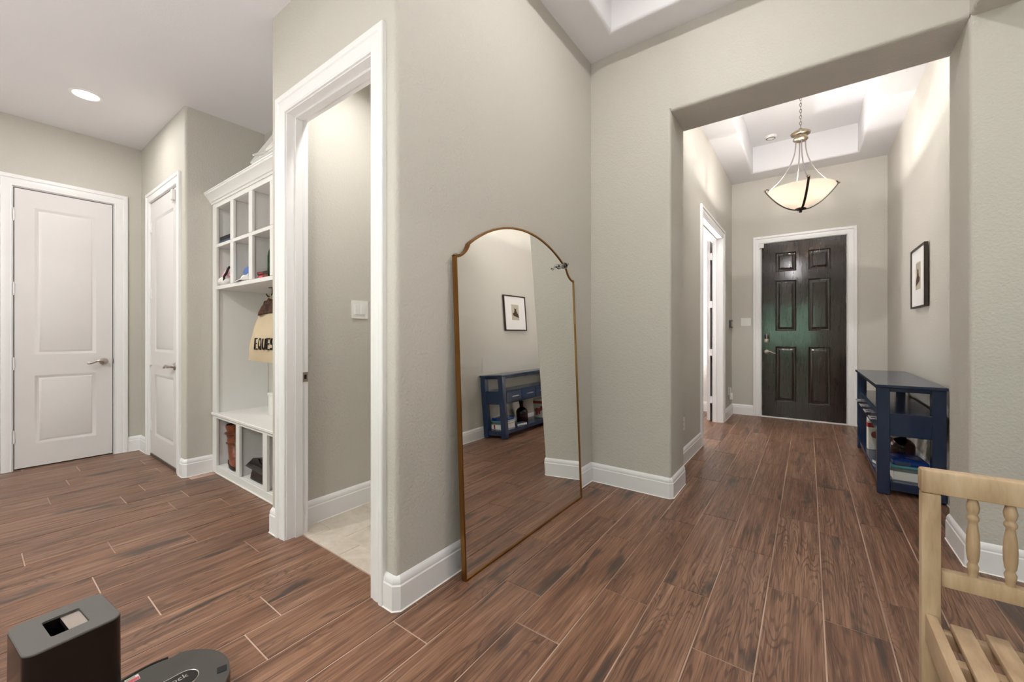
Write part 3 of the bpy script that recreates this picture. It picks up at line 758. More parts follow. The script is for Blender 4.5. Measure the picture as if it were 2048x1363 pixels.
for gx, gl in ((-.45, 'left of two added gimbal fill spotlights in the hall ceiling just past the arch header'), (.35, 'right of two added gimbal fill spotlights in the hall ceiling just past the arch header')):  # unseen spots added to brighten the far end of the hall
    g_ = thing('added_spotlight', gl, 'ceiling light', (gx, 3.50, ZH), group='added gimbal spotlights')
    bm = bmesh.new(); lathe(bm, [(.045, -.001), (.047, -.006), (.062, -.004), (.063, 0)], 32); finish('trim_ring', bm, 'whitep', parent=g_, local=True)
    bm = bmesh.new(); lathe(bm, [(0, -.030), (.030, -.030), (.036, -.02), (.036, .0), (0, 0)], 28); xform(bm, Matrix.Rotation(math.radians(50), 4, 'X')); finish('lamp_head', bm, 'lens', parent=g_, local=True)
    area_light('spot_light', (0, .034, -.032), (math.radians(56), 0, 0), .07, .07, 8, WARM, 'DISK', math.radians(110), parent=g_)
def uplight(x, y, label, power):  # unseen lamps added to lift the ceilings and give soft fill
    t = thing('added_uplight', label, 'added fill lamp', (x, y, 0), group='added floor uplights')
    bm = bmesh.new(); lathe(bm, [(0, 0.0005), (.10, .0005), (.11, .01), (.11, .28), (.105, .285), (.098, .28), (.098, .24), (0, .24)], 36); finish('canister', bm, 'bronze', parent=t, local=True)
    bm = bmesh.new(); lathe(bm, [(0, .242), (.09, .242), (.09, .25), (0, .25)], 32); finish('lens', bm, 'lens', parent=t, local=True)
    area_light('uplight', (0, 0, .262), (PI, 0, 0), .18, .18, power, (1, .99, 1.0), 'DISK', parent=t)
uplight(-2.7, -2.3, 'added bronze canister fill uplight on the passage floor behind the camera', 64)
uplight(0.1, -1.3, 'added bronze canister fill uplight on the foyer floor behind the camera', 84)
uplight(2.6, -0.4, 'added bronze canister fill uplight on the right-hand room floor', 12)
uplight(-2.5, 6.0, 'added bronze canister fill uplight on the study floor', 108)

# pendant
PXc, PYc = -0.06, 5.0
t = thing('pendant_lamp', 'bowl pendant lamp of frosted glass hanging on a chain in the entry hall', 'pendant lamp', (PXc, PYc, 2.39))
def at(r, ang, z): return Vector((PXc + r * math.cos(ang), PYc + r * math.sin(ang), z))
bm = bmesh.new()
pr = [(0.012 + 0.273 * (i / 14), 2.437 + 0.188 * (i / 14) ** 2.0) for i in range(15)]
ins = [(r - .004 if r > .02 else r, z + .006) for r, z in pr[::-1]]
lathe(bm, [(r, z) for r, z in pr] + ins, 56, (PXc, PYc, 0), True)
finish('glass_bowl', bm, 'shade', parent=t, smooth=60)
bm = bmesh.new(); lathe(bm, [(0, 2.392), (.012, 2.394), (.014, 2.404), (.008, 2.412), (.020, 2.416), (.045, 2.424), (.048, 2.432), (.03, 2.44), (0, 2.44)], 28, (PXc, PYc, 0))
finish('finial', bm, 'bronze', parent=t)
bm = bmesh.new(); lathe(bm, [(0, 3.245), (.014, 3.24), (.02, 3.228), (.06, 3.212), (.086, 3.192), (.080, 3.178), (.052, 3.165), (.046, 3.152), (.062, 3.142), (.064, 3.128), (.052, 3.116), (.02, 3.110), (0, 3.110)], 36, (PXc, PYc, 0))
finish('collar', bm, 'antique', parent=t)
A0 = math.atan2(-0.28, 0.062)
for q in range(4):
    an = A0 + q * PI / 2
    bm = bmesh.new()
    pts = []
    for i in range(17):   # rod flares from the collar to the arm tip
        u = i / 16; r = 0.040 + 0.235 * (u ** 2.1); pts.append(at(r, an, 3.115 - 0.47 * u ** 0.92))
    tube(bm, pts, 0.0055, 8); finish('rod', bm, 'rod', parent=t)
    bm = bmesh.new(); strap = []
    for i in range(15):
        u = i / 14; r = 0.03 + 0.27 * u; z = 2.426 + 0.190 * ((r - .012) / .273) ** 2.0; strap.append(at(r, an, z - 0.006))
    strap += [at(.305, an, 2.648), at(.298, an, 2.664), at(.282, an, 2.664), at(.274, an, 2.652)]
    side = Vector((-math.sin(an), math.cos(an), 0)); rings = []
    for i, p in enumerate(strap):
        a, b = strap[max(0, i - 1)], strap[min(len(strap) - 1, i + 1)]; tg = (b - a).normalized(); nn = tg.cross(side)
        rings.append([p + side * .010 + nn * .003, p - side * .010 + nn * .003, p - side * .010 - nn * .003, p + side * .010 - nn * .003])
    loft(bm, rings); sa = finish('arm_strap', bm, 'bronze', parent=t)
    bm = bmesh.new(); bmesh.ops.create_uvsphere(bm, u_segments=12, v_segments=8, radius=.011, matrix=Matrix.Translation(at(.312, an, 2.652)))
    finish('knob', bm, 'antique', parent=sa)
bm = bmesh.new()
for i in range(15):
    zc = 3.262 + i * 0.031
    pts = []
    for kk in range(14):
        th_ = 2 * PI * kk / 14; a_, b_ = 0.0085 * math.cos(th_), 0.020 * math.sin(th_)
        pts.append((PXc + (a_ if i % 2 else 0), PYc + (0 if i % 2 else a_), zc + b_))
    tube(bm, pts, 0.0022, 6, closed=True)
finish('chain', bm, 'dnickel', parent=t)
bm = bmesh.new(); lathe(bm, [(0, 3.69), (.02, 3.69), (.06, 3.70), (.065, 3.716), (0, 3.716)], 30, (PXc, PYc, 0)); finish('canopy', bm, 'antique', parent=t)
for sx in (-1, 1):
    bm = bmesh.new(); bmesh.ops.create_uvsphere(bm, u_segments=14, v_segments=10, radius=.026, matrix=Matrix.Translation((PXc + sx * .085, PYc - .02, 2.545)))
    finish('bulb', bm, 'bulb', parent=t)
    pl = point_light('pendant_bulb_light', (sx * .085, -.02, 2.585 - 2.39), 18, (1.0, 0.96, 0.92), .03); pl.parent = t

# smoke detector
t = thing('smoke_detector', 'round white smoke detector on the hall tray ceiling', 'smoke detector', (-0.387, 6.16, 3.716))
bm = bmesh.new(); lathe(bm, [(.066, 0), (.066, -.012), (.058, -.028), (.04, -.034), (0, -.035)], 32); finish('body', bm, 'whitep', parent=t, local=True)
bm = bmesh.new(); lathe(bm, [(.05, -.030), (.05, -.0335), (.042, -.036), (.04, -.034)], 32); finish('grille_ring', bm, 'dgreyp', parent=t, local=True)

# ------------------------------------------------------------------ arched floor mirror
TH = math.radians(2.4); MX0 = -1.298; MY0, MY1 = 1.398, 2.612; MYc = (MY0 + MY1) / 2
def mm(a, b, n): return (MX0 - b * math.sin(TH) + n * math.cos(TH), a, b * math.cos(TH) + n * math.sin(TH) + 0.001)
def mirror_outline(ins=0.0):
    right = [(MY1, 0.0), (MY1, 1.548)]
    c = (MY1 + 0.012, 1.668)                              # scooped shoulder
    for i in range(9):
        th_ = math.radians(-92 - 68 * i / 8); right.append((c[0] + .120 * math.cos(th_) , c[1] + .120 * math.sin(th_)))
    ex, ez = right[-1]; hw = ex - MYc; rise = 1.795 - ez; R_ = (hw * hw + rise * rise) / (2 * rise); cz = 1.795 - R_
    a_end = math.asin(hw / R_)
    for i in range(1, 13): th_ = a_end * (1 - i / 12); right.append((MYc + R_ * math.sin(th_), cz + R_ * math.cos(th_)))
    left = [(2 * MYc - a, b) for a, b in right[-2::-1]]
    return right + left
OUT = mirror_outline()
t = thing('floor_mirror', 'tall arched brass-framed mirror leaning against the wall', 'mirror', (MX0, MYc, 0))
bm = bmesh.new(); sweep(bm, OUT, [(0, 0.0), (0, -0.026), (0.011, -0.026), (0.011, -0.004), (0.008, 0.0)], mm, closed=True)
finish('frame', bm, 'brass', parent=t, smooth=40)
bm = bmesh.new(); k = len(OUT); inner = []
for i in range(k):
    p0, p1, p2 = Vector(OUT[i - 1]), Vector(OUT[i]), Vector(OUT[(i + 1) % k]); t1 = (p1 - p0).normalized(); t2 = (p2 - p1).normalized()
    n1, n2 = Vector((-t1.y, t1.x)), Vector((-t2.y, t2.x)); m_ = (n1 + n2) / max(.2, 1 + n1.dot(n2)); q = p1 + m_ * .009; inner.append((q.x, q.y))
bm.faces.new([bm.verts.new(mm(a, b, -0.006)) for a, b in inner]); bmesh.ops.triangulate(bm, faces=bm.faces)
fb_ = bmesh.new(); prism(fb_, inner, -0.022, -0.0125, mm); finish('backing', fb_, 'black', parent=t)
prism(bm, inner, -0.012, -0.0062, mm)
finish('mirror_glass', bm, 'mirror', parent=t, smooth=1)
# clear clip hooked over the mirror frame
ca, cb = 2.440, 1.634
c = thing('clear_clip', 'small clear plastic clip on the right shoulder of the mirror frame', 'clip', mm(ca, cb, 0.0))
def clip_tube(pts, r): 
    b_ = bmesh.new(); tube(b_, [mm(ca + p[0], cb + p[1], p[2]) for p in pts], r, 8); return b_
b_ = bmesh.new(); bmesh.ops.create_uvsphere(b_, u_segments=14, v_segments=10, radius=.022, matrix=Matrix.Translation(mm(ca - .008, cb, .024))); finish('knob', b_, 'clear', parent=c)
finish('prong', clip_tube([(-.02, 0, .02), (-.045, -.012, .024), (-.070, -.026, .022), (-.088, -.022, .02)], .006), 'clear', parent=c)
finish('prong', clip_tube([(0, .0, .018), (.02, .01, .02), (.04, .012, .02), (.056, .022, .018)], .005), 'clear', parent=c)
finish('band', clip_tube([(-.012, -.012, .004), (-.012, -.006, .012), (0, 0, .016), (.012, .008, .01), (.014, .012, .002)], .010), 'clear', parent=c)

# ------------------------------------------------------------------ blue console table
CX0, CX1, CY0, CY1, CH = 0.408, 0.762, 3.965, 5.47, 0.80
t = thing('console_table', 'navy blue console table with open ends and silver drawer pulls against the hall wall', 'console table', ((CX0 + CX1) / 2, (CY0 + CY1) / 2, 0))
def cp(name, *b, mat='navy', bev=.003, parent=None): return finish(name, B(*b, bev=bev, seg=1), mat, parent=parent or t)
cp('table_top', CX0 - .012, CX1 + .008, CY0 - .012, CY1 + .012, CH - .022, CH)
LG = .07
for x0 in (CX0, CX1 - LG):
    for y0 in (CY0, CY1 - LG):
        l = cp('leg', x0, x0 + LG, y0, y0 + LG, .006, CH - .022)
        cp('glide', x0 + .02, x0 + .05, y0 + .02, y0 + .05, 0.0005, .006, mat='rod', bev=0, parent=l)
for y0 in (CY0 + .012, CY1 - LG + .012):
    cp('end_rail', CX0 + LG, CX1 - LG, y0, y0 + .045, CH - .05, CH - .0225)
    cp('end_rail', CX0 + LG, CX1 - LG, y0, y0 + .045, .035, .098)
for x0 in (CX0 + .012, CX1 - .06):
    cp('apron', x0, x0 + .045, CY0 + LG, CY1 - LG, CH - .05, CH - .0225)
cp('lower_shelf', CX0 + .012, CX1 - .012, CY0 + .058, CY1 - .058, .055, .10)
cp('drawer_case', CX0 + .02, CX1 - .012, CY0 + .014, CY1 - .014, .43, .594)
nd = 4; dy0, dy1 = CY0 + LG + .006, CY1 - LG - .006; dw = (dy1 - dy0) / nd
for i in range(nd):
    a, b = dy0 + i * dw + .006, dy0 + (i + 1) * dw - .006; mid = (a + b) / 2
    d = cp('drawer', CX0 + .006, CX0 + .024, a, b, .447, .577)
    bm = bmesh.new(); tube(bm, [(CX0 - .018, mid - .07, .515), (CX0 - .018, mid + .07, .515)], .006, 8)
    for s_ in (-.05, .05): tube(bm, [(CX0 + .008, mid + s_, .515), (CX0 - .018, mid + s_, .515)], .0045, 8)
    h = finish('pull', bm, 'silver', parent=d); h['label'] = 'silver bar pull'
# things on its lower shelf
def book(name, label, x0, x1, y0, y1, z0, z1, cover, group, rz=0.0, spine=None):
    t_ = thing(name, label, 'book', ((x0 + x1) / 2, (y0 + y1) / 2, z0), rz, group)
    w, d, h_ = (x1 - x0) / 2, (y1 - y0) / 2, z1 - z0; c_ = .003
    bm = bmesh.new(); box(bm, -w, w, -d, d, .0, c_); box(bm, -w, w, -d, d, h_ - c_, h_); box(bm, -w, w, -d, -d + c_, c_, h_ - c_)
    finish('cover', bm, cover, parent=t_, local=True)
    finish('pages', B(-w + .004, w - .004, -d + c_ + .0005, d - .004, c_ + .0003, h_ - c_ - .0003), 'paper', parent=t_, local=True)
    if spine: finish('spine_label', B(w - .06, w - .035, -d - .0008, -d + .0002, .004, h_ - .004), spine, parent=t_, local=True)
    return t_
ZB = .101
GB = 'books stacked on the console shelf'
book('book', 'thick white book at the bottom of the console stack', .50, .69, 4.05, 4.30, ZB, ZB + .058, 'paper', GB, 0.04, 'red')
book('book', 'grey-green book third from the top of the console stack', .495, .685, 4.06, 4.30, ZB + .059, ZB + .090, 'sagebook', GB, -0.03)
book('book', 'thin teal book under the blue film-wrapped packet on the console', .49, .69, 4.05, 4.29, ZB + .091, ZB + .105, 'teal', GB, 0.02)
bm = bmesh.new(); box(bm, -.10, .10, -.12, .12, 0, .034, bev=.012, seg=3); bmesh.ops.subdivide_edges(bm, edges=bm.edges, cuts=2)
for v in bm.verts: v.co.z += random.uniform(-.003, .003) if v.co.z > .02 else 0
pk = thing('film_packet', 'blue film-wrapped packet on top of the console book stack', 'packet', (.59, 4.17, ZB + .107), 0.08)
finish('film', bm, 'bluefilm', parent=pk, local=True, smooth=60)
bm = bmesh.new(); box(bm, -.085, .0, -.121, -.1195, .004, .026); finish('tag', bm, 'slate', parent=pk, local=True)
bt = thing('glass_bottle', 'large amber glass jug on the console lower shelf', 'bottle', (.635, 4.66, ZB - .0005)); bt.scale = (1.08, 1.08, 1.0)
bm = bmesh.new(); lathe(bm, [(0, 0.002), (.070, 0), (.076, .008), (.076, .135), (.070, .160), (.048, .185), (.027, .197), (.024, .21), (.024, .245), (.028, .248), (.028, .262), (.020, .263),
                            (.020, .20), (.044, .18), (.066, .156), (.072, .132), (.072, .012), (0, .008)], 36); finish('body', bm, 'amber', parent=bt, local=True, smooth=50)
bm = bmesh.new(); lathe(bm, [(0, .264), (.029, .264), (.030, .266), (.030, .284), (.026, .288), (0, .288)], 28); finish('stopper', bm, 'black', parent=bt, local=True)
cd_ = thing('gift_carton', 'white carton with red floral print standing on the console shelf', 'box', (.545, 5.0, ZB), 0.12)
finish('carton', B(-.10, .10, -.03, .03, 0, .265, bev=.003), 'paper', parent=cd_, local=True)
finish('red_band', B(-.1006, .1006, -.0306, .0306, .205, .245), 'red', parent=cd_, local=True)
bm = bmesh.new()
for i in range(9): bmesh.ops.create_circle(bm, cap_ends=True, segments=14, radius=random.uniform(.018, .034), matrix=Matrix.Translation((random.uniform(-.06, .06), -.0308 - i * .0001, random.uniform(.06, .15))) @ Matrix.Rotation(PI / 2, 4, 'X'))
finish('flower_print', bm, 'floral', parent=cd_, local=True, recalc=False)
bk = book('book', 'dark slate book lying beside the console book stack', .45, .56, 4.33, 4.50, ZB, ZB + .03, 'slate', GB, 0.3)

# ------------------------------------------------------------------ framed picture
AX0, AX1, AY0, AY1, AZ0, AZ1 = .752, .776, 4.573, 5.112, 1.393, 1.912
t = thing('framed_picture', 'small sepia animal print in wide mat and dark frame above the console', 'picture', (AX1, (AY0 + AY1) / 2, AZ0))
mp = lambda a, b, n: (AX1 - n, a, b)
bm = bmesh.new(); sweep(bm, [(AY0, AZ0), (AY1, AZ0), (AY1, AZ1), (AY0, AZ1)], [(0, 0), (0, .024), (.014, .024), (.016, .018), (.016, 0)], mp, closed=True)
finish('frame', bm, 'frame', parent=t)
finish('mat_board', B(AX1 - .015, AX1 - .010, AY0 + .014, AY1 - .014, AZ0 + .014, AZ1 - .014), 'mat', parent=t)
py, pz = (AY0 + AY1) / 2, (AZ0 + AZ1) / 2 + .012
pt = finish('print', B(AX1 - .0162, AX1 - .0149, py - .09, py + .09, pz - .115, pz + .115), 'print', parent=t)
bm = bmesh.new()
prism(bm, [(py - .05, pz - .05), (py + .055, pz - .075), (py + .085, pz - .085), (py + .07, pz - .03), (py + .03, pz + .01), (py + .025, pz + .04), (py + .033, pz + .065), (py + .015, pz + .052), (py - .005, pz + .053), (py - .02, pz + .066),
           (py - .02, pz + .03), (py - .03, pz + .0), (py - .07, pz - .02)], .0162, .0168, mp)
finish('animal_figure', bm, 'printdark', parent=pt)
finish('hanging_wire', B(AX1, XHR - .0005, py - .02, py + .02, AZ1 - .12, AZ1 - .09), 'nickel', parent=t)

# ------------------------------------------------------------------ switches, outlets, thermostat
def plate(name, label, cat, mapf, a, z, w, h, gangs, kind):
    o = thing(name, label, cat, mapf(a, z, 0))
    def pb(nm, a0, a1, z0, z1, n0, n1, mat, par):
        bm = bmesh.new(); prism(bm, polyround([(a0, z0, .003), (a1, z0, .003), (a1, z1, .003), (a0, z1, .003)]), n0, n1, mapf); return finish(nm, bm, mat, parent=par)
    p = pb('plate', a - w / 2, a + w / 2, z - h / 2, z + h / 2, 0.0004, .005, 'whitep', o)
    for g in range(gangs):
        c_ = a + (g - (gangs - 1) / 2) * .046
        if kind == 'rocker':
            pb('frame', c_ - .0175, c_ + .0175, z - .034, z + .034, .005, .0062, 'trim', o)
            pb('rocker', c_ - .015, c_ + .015, z - .031, z + .031, .0062, .0095, 'whitep', o)
        else:
            for dz in (-.021, .021):
                q = pb('socket', c_ - .015, c_ + .015, z + dz - .013, z + dz + .013, .005, .007, 'whitep', o)
                for sx in (-.006, .006): pb('slot', c_ + sx - .0012, c_ + sx + .0012, z + dz - .004, z + dz + .005, .007, .0072, 'black', q)
    return o
plate('light_switch', 'white double rocker switch on the wall inside the bathroom', 'light switch', lambda a, b, n: (-2.47 + n, -a, b), -1.600, 1.334, .125, .122, 2, 'rocker')
plate('light_switch', 'white double rocker switch left of the front door', 'light switch', mend, -0.724, 1.34, .125, .115, 2, 'rocker')
plate('wall_outlet', 'white duplex outlet low on the hall wall just past the arch', 'outlet', lambda a, b, n: (XHL + n, -a, b), -3.83, .358, .07, .115, 1, 'outlet')
po = plate('wall_outlet', 'white outlet low in the far hall corner near the front door', 'outlet', lambda a, b, n: (XHL + n, -a, b), -6.42, .36, .07, .115, 1, 'outlet')
pg = thing('plug_adapter', 'white plug-in adapter in the outlet near the front door', 'adapter', (XHL + .008, 6.45, .25))
finish('body', B(XHL + .008, XHL + .05, 6.42, 6.49, .24, .33, bev=.006), 'whitep', parent=pg)
finish('cord', B(XHL + .02, XHL + .03, 6.40, 6.42, .30, .41, bev=.003), 'whitep', parent=pg)
tm = thing('thermostat', 'dark wall thermostat near the front door corner', 'thermostat', (XHL, 6.5, 1.25))
finish('case', B(XHL + .001, XHL + .03, 6.44, 6.60, 1.255, 1.365, bev=.006), 'dgreyp', parent=tm)
finish('screen', B(XHL + .03, XHL + .032, 6.455, 6.585, 1.27, 1.35, bev=.001), 'silver', parent=tm)

# ------------------------------------------------------------------ mudroom cubby unit
U0, U1, UF, UB = XC, -2.572, 1.25, 1.658
t = thing('mudroom_cubby', 'white built-in mudroom unit with bench seat, cubbies and crown cornice', 'mudroom cabinet', ((U0 + U1) / 2, (UF + UB) / 2, 0))
def up(name, *b, mat='cab', bev=.002, parent=None): return finish(name, B(*b, bev=bev, seg=1), mat, parent=parent or t)
FT = .02
US = [(-4.085, -4.0), (-3.70, -3.64), (-3.35, -3.29), (-3.0, -2.94), (-2.64, U1)]
LS = [(-4.085, -4.0), (-3.59, -3.524), (-3.113, -3.046), (-2.64, U1)]
up('stile', -4.085, -4.0, UF, UF + FT, 0.0005, 2.335); up('stile', -2.64, U1, UF, UF + FT, 0.0005, 2.335)
for a, b in US[1:-1]: up('stile', a, b, UF, UF + FT, 1.571, 1.8925); up('stile', a, b, UF, UF + FT, 1.9205, 2.225)
for a, b in LS[1:-1]: up('stile', a, b, UF, UF + FT, .065, .462)
up('rail', -4.0, -2.64, UF, UF + FT, 2.225, 2.335)
up('shelf', -4.0, -2.64, UF + .0015, UB, 1.893, 1.920)
up('shelf', -4.0, -2.64, UF + .0015, UB, 1.540, 1.570)
up('rail', -4.0, -2.64, UF, UF + FT, 0.0005, .065)
up('rail', -4.0, -2.64, UF, UF + FT, .462, .484)
up('bench_seat', -4.082, U1 - .002, UF - .012, UB, .484, .506, bev=.004)
up('bottom_panel', -4.0, -2.64, UF + FT, UB, .045, .065)
up('top_panel', -4.085, U1, UF + FT, UB, 2.225, 2.245)
up('side_panel', -4.088, -4.012, UF + FT, UB, 0.0005, 2.335); up('side_panel', -2.63, U1, UF + FT, UB, 0.0005, 2.335)
for a, b in US[1:-1]: up('divider', (a + b) / 2 - .012, (a + b) / 2 + .012, UF + FT, UB, 1.5705, 1.8925); up('divider', (a + b) / 2 - .012, (a + b) / 2 + .012, UF + FT, UB, 1.9205, 2.225)
for a, b in LS[1:-1]: up('divider', (a + b) / 2 - .012, (a + b) / 2 + .012, UF + FT, UB, .065, .484)
crown = [(0, 2.262), (.008, 2.262), (.010, 2.276), (.018, 2.281), (.020, 2.288), (.030, 2.303), (.047, 2.324), (.056, 2.331), (.058, 2.343), (.062, 2.346), (.062, 2.352), (0, 2.352)]
bm = bmesh.new(); sweep(bm, [(U1, UF), (U0 + .001, UF)], crown)
finish('crown_cornice', bm, 'cab', parent=t, smooth=30)
up('cornice_top', -4.085, U1, UF, UB, 2.338, 2.3515)
up('scribe_bead', -4.0, -2.64, UF - .006, UF, 0.0005, .012, mat='caulk')
# hook rail on the alcove wall
hk = thing('coat_hook', 'dark metal hook under the cubby shelf holding the tote bag', 'hook', (-3.455, 1.46, 1.54))
bm = bmesh.new(); tube(bm, [(-3.455, 1.46, 1.536), (-3.455, 1.46, 1.49), (-3.455, 1.445, 1.468), (-3.455, 1.425, 1.468), (-3.455, 1.415, 1.485)], .005, 8); finish('prong', bm, 'bronze', parent=hk)
finish('back_plate', B(-3.48, -3.43, 1.44, 1.48, 1.534, 1.5398, bev=.001, seg=1), 'bronze', parent=hk)

# tote bag hanging from the hook
TP0, TP1 = Vector((-3.775, 1.413, 0)), Vector((-3.26, 1.455, 0)); tdir = (TP1 - TP0).normalized(); tn = Vector((tdir.y, -tdir.x, 0))
tt = thing('tote_bag', 'natural canvas tote bag printed EQUES, hanging above the mudroom bench', 'tote bag', (-3.475, 1.437, .93))
bm = bmesh.new(); rows = []
for i in range(13):
    u = i / 12; z = .945 + .385 * u; w0 = 0.0 + .17 * u; w1 = .52 - .09 * u ** 1.1; th_ = .022 + .03 * math.sin(PI * min(1, u * 1.1)) ; ring = []
    if u < .08: w0 -= .012
    for k in range(20):
        an = 2 * PI * k / 20; cx = (w0 + w1) / 2 + (w1 - w0) / 2 * math.copysign(abs(math.cos(an)) ** .55, math.cos(an)); cy = th_ * math.copysign(abs(math.sin(an)) ** .8, math.sin(an))
        cy += .003 * math.sin(cx * 26 + z * 18)
        p = TP0 + tdir * cx + tn * cy; ring.append((p.x, p.y, z - .012 * math.cos(an) * (1 - u)))
    rows.append(ring)
loft(bm, rows); finish('canvas_body', bm, 'canvas', parent=tt, smooth=60)
bm = bmesh.new(); rows = []
for i in range(7):
    u = i / 6; z = 1.325 + .115 * u; ring = []
    for k in range(16):
        an = 2 * PI * k / 16; cx = .315 + (.105 - .055 * u ** 1.5) * math.cos(an); cy = (.045 - .02 * u) * math.sin(an) + .012 * math.sin(an * 3 + i)
        p = TP0 + tdir * (cx - .02 + .03 * u) + tn * cy; ring.append((p.x, p.y, z + .012 * math.sin(an * 2 + i)))
    rows.append(ring)
loft(bm, rows); s = finish('spotted_scarf', bm, 'leopard', parent=tt, smooth=70); s['label'] = 'brown spotted fabric bundled in the bag mouth'
bm = bmesh.new(); p0 = TP0 + tdir * .26; p1 = TP0 + tdir * .38
tube(bm, [(p0.x, p0.y, 1.30), (p0.x + .03, p0.y + .01, 1.40), (-3.475, 1.437, 1.473), (-3.455, 1.434, 1.479), (-3.435, 1.437, 1.473), (p1.x - .03, p1.y + .01, 1.40), (p1.x, p1.y, 1.30)], .006, 8)
finish('strap', bm, 'canvas', parent=tt)
bm = bmesh.new(); LH, LW, LS_ = .084, .036, .0585
arc_ = lambda cx, cz, rx, rz, a0, a1, n=10: [(cx + rx * math.cos(math.radians(a0 + (a1 - a0) * i / n)), cz + rz * math.sin(math.radians(a0 + (a1 - a0) * i / n))) for i in range(n + 1)]
E_ = [[(LW, LH), (0, LH), (0, 0), (LW, 0)], [(.004, LH * .52), (LW * .85, LH * .52)]]
Q_ = [arc_(LW / 2, LH / 2, LW / 2, LH / 2, 90, 450, 22)[:-1] + [(LW / 2, LH)], [(LW * .55, LH * .25), (LW * 1.02, -.004)]]
U_ = [[(0, LH), (0, LH * .3)] + arc_(LW / 2, LH * .28, LW / 2, LH * .28, 180, 360) + [(LW, LH)]]
S_ = [arc_(LW / 2, LH * .74, LW / 2, LH * .26, 30, 260) + arc_(LW / 2, LH * .26, LW / 2, LH * .26, 80, -150)]
for q_, strokes in enumerate((E_, Q_, U_, E_, S_)):
    for st in strokes:
        def lm(a, b, n, q_=q_):
            cx = .196 + q_ * LS_ + a + .16 * b; p = TP0 + tdir * cx + tn * n; return (p.x, p.y, 1.048 + b)
        sweep(bm, st, [(-.0045, .046), (.0045, .046), (.0045, .0565), (-.0045, .0565)], lm)
finish('lettering', bm, 'black', parent=tt)
# cord loop and white box behind
cl = thing('hanging_cord', 'thin black cord loop hanging below the tote bag', 'cord', (-3.45, 1.60, .75))
bm = bmesh.new(); tube(bm, [(-3.66 + .05 * math.cos(a_), 1.60, .84 + .11 * math.sin(a_)) for a_ in [2 * PI * i / 20 for i in range(20)]], .006, 6, closed=True); finish('loop', bm, 'black', parent=cl)
hk2 = tag(finish('coat_hook', B(-3.67, -3.65, 1.592, UB + .001, .935, .952, bev=.003), 'bronze'), 'small dark hook holding the black cord loop', 'hook')
wb = thing('storage_box', 'plain white box on the mudroom bench seat', 'box', (-3.42, 1.56, .506))
finish('body', B(-3.56, -3.28, 1.47, 1.645, .5065, .665, bev=.004), 'whitep', parent=wb); finish('lid', B(-3.566, -3.274, 1.465, 1.65, .665, .69, bev=.005), 'whitep', parent=wb)

# boots
def boot(label, x, y, rz):
    t_ = thing('ankle_boot', label, 'boot', (x, y, .0655), rz, 'brown boots in the lower cubby')
    def ring(cx, z, a, b, n=20, tilt=0.0): return [(cx + a * math.cos(2 * PI * k / n), b * math.sin(2 * PI * k / n), z + tilt * math.cos(2 * PI * k / n)) for k in range(n)]
    bm = bmesh.new()
    R = [ring(.045, .028, .118, .040), ring(.045, .050, .116, .042), ring(.035, .070, .104, .042, tilt=-.010), ring(.010, .095, .080, .042, tilt=-.018), ring(-.012, .120, .062, .041, tilt=-.012),
         ring(-.020, .145, .056, .042), ring(-.024, .165, .062, .046), ring(-.026, .180, .057, .043), ring(-.028, .205, .066, .049), ring(-.028, .225, .062, .046), ring(-.03, .262, .078, .056, tilt=.012)]
    loft(bm, R); finish('upper', bm, 'boot', parent=t_, local=True, smooth=70)
    bm = bmesh.new(); loft(bm, [ring(.045, .006, .122, .043), ring(.045, .028, .124, .045)]); box(bm, -.078, -.02, -.036, .036, 0, .026); finish('sole', bm, 'sole', parent=t_, local=True)
    for z, cx, a, b in ((.150, -.02, .060, .046), (.212, -.028, .070, .053)):
        bm = bmesh.new(); tube(bm, [(cx + a * math.cos(2 * PI * k / 20), b * math.sin(2 * PI * k / 20), z) for k in range(20)], .005, 6, closed=True, flat=(.016, .006)); s_ = finish('strap', bm, 'boot', parent=t_, local=True)
        bm = bmesh.new(); box(bm, cx + a - .012, cx + a + .006, -.012, .012, z - .010, z + .010, bev=.002, seg=1); finish('buckle', bm, 'antique', parent=s_, local=True)
    bm = bmesh.new(); loft(bm, [ring(-.03, .255, .070, .049), ring(-.03, .2645, .072, .050)]); finish('lining', bm, 'black', parent=t_, local=True)
    return t_
boot('brown leather ankle boot nearest the left side of the lower cubby', -3.872, 1.349, -0.22).scale = (1.26, 1.26, 1.28)
boot('brown leather ankle boot behind its mate in the lower cubby', -3.872, 1.535, -0.03).scale = (1.26, 1.26, 1.28)
# black patent bag in the middle lower cubby
hb = thing('handbag', 'glossy black flap handbag in the middle lower cubby', 'handbag', (-3.29, 1.352, .0655))
bm = bmesh.new(); loft(bm, [[(-.13, -.07, .0), (.13, -.07, 0), (.13, .07, 0), (-.13, .07, 0)], [(-.125, -.06, .06), (.125, -.06, .06), (.125, .06, .06), (-.125, .06, .06)], [(-.115, -.04, .125), (.115, -.04, .125), (.115, .04, .125), (-.115, .04, .125)]])
bmesh.ops.bevel(bm, geom=bm.edges[:], offset=.008, segments=2, affect='EDGES'); finish('body', bm, 'leather', parent=hb, local=True)
bm = bmesh.new(); loft(bm, [[(-.15, .045, .128), (.135, .045, .128), (.135, .045, .134), (-.15, .045, .134)], [(-.155, -.035, .142), (.135, -.035, .140), (.135, -.035, .146), (-.155, -.035, .148)], [(-.15, -.085, .100), (.13, -.08, .085), (.13, -.086, .088), (-.15, -.091, .104)]])
finish('flap', bm, 'leather', parent=hb, local=True, smooth=60)
bm = bmesh.new(); tube(bm, [(-.05, -.03, .146), (-.045, -.04, .165), (0, -.045, .172), (.045, -.04, .165), (.05, -.03, .146)], .005, 8); finish('handle', bm, 'leather', parent=hb, local=True)
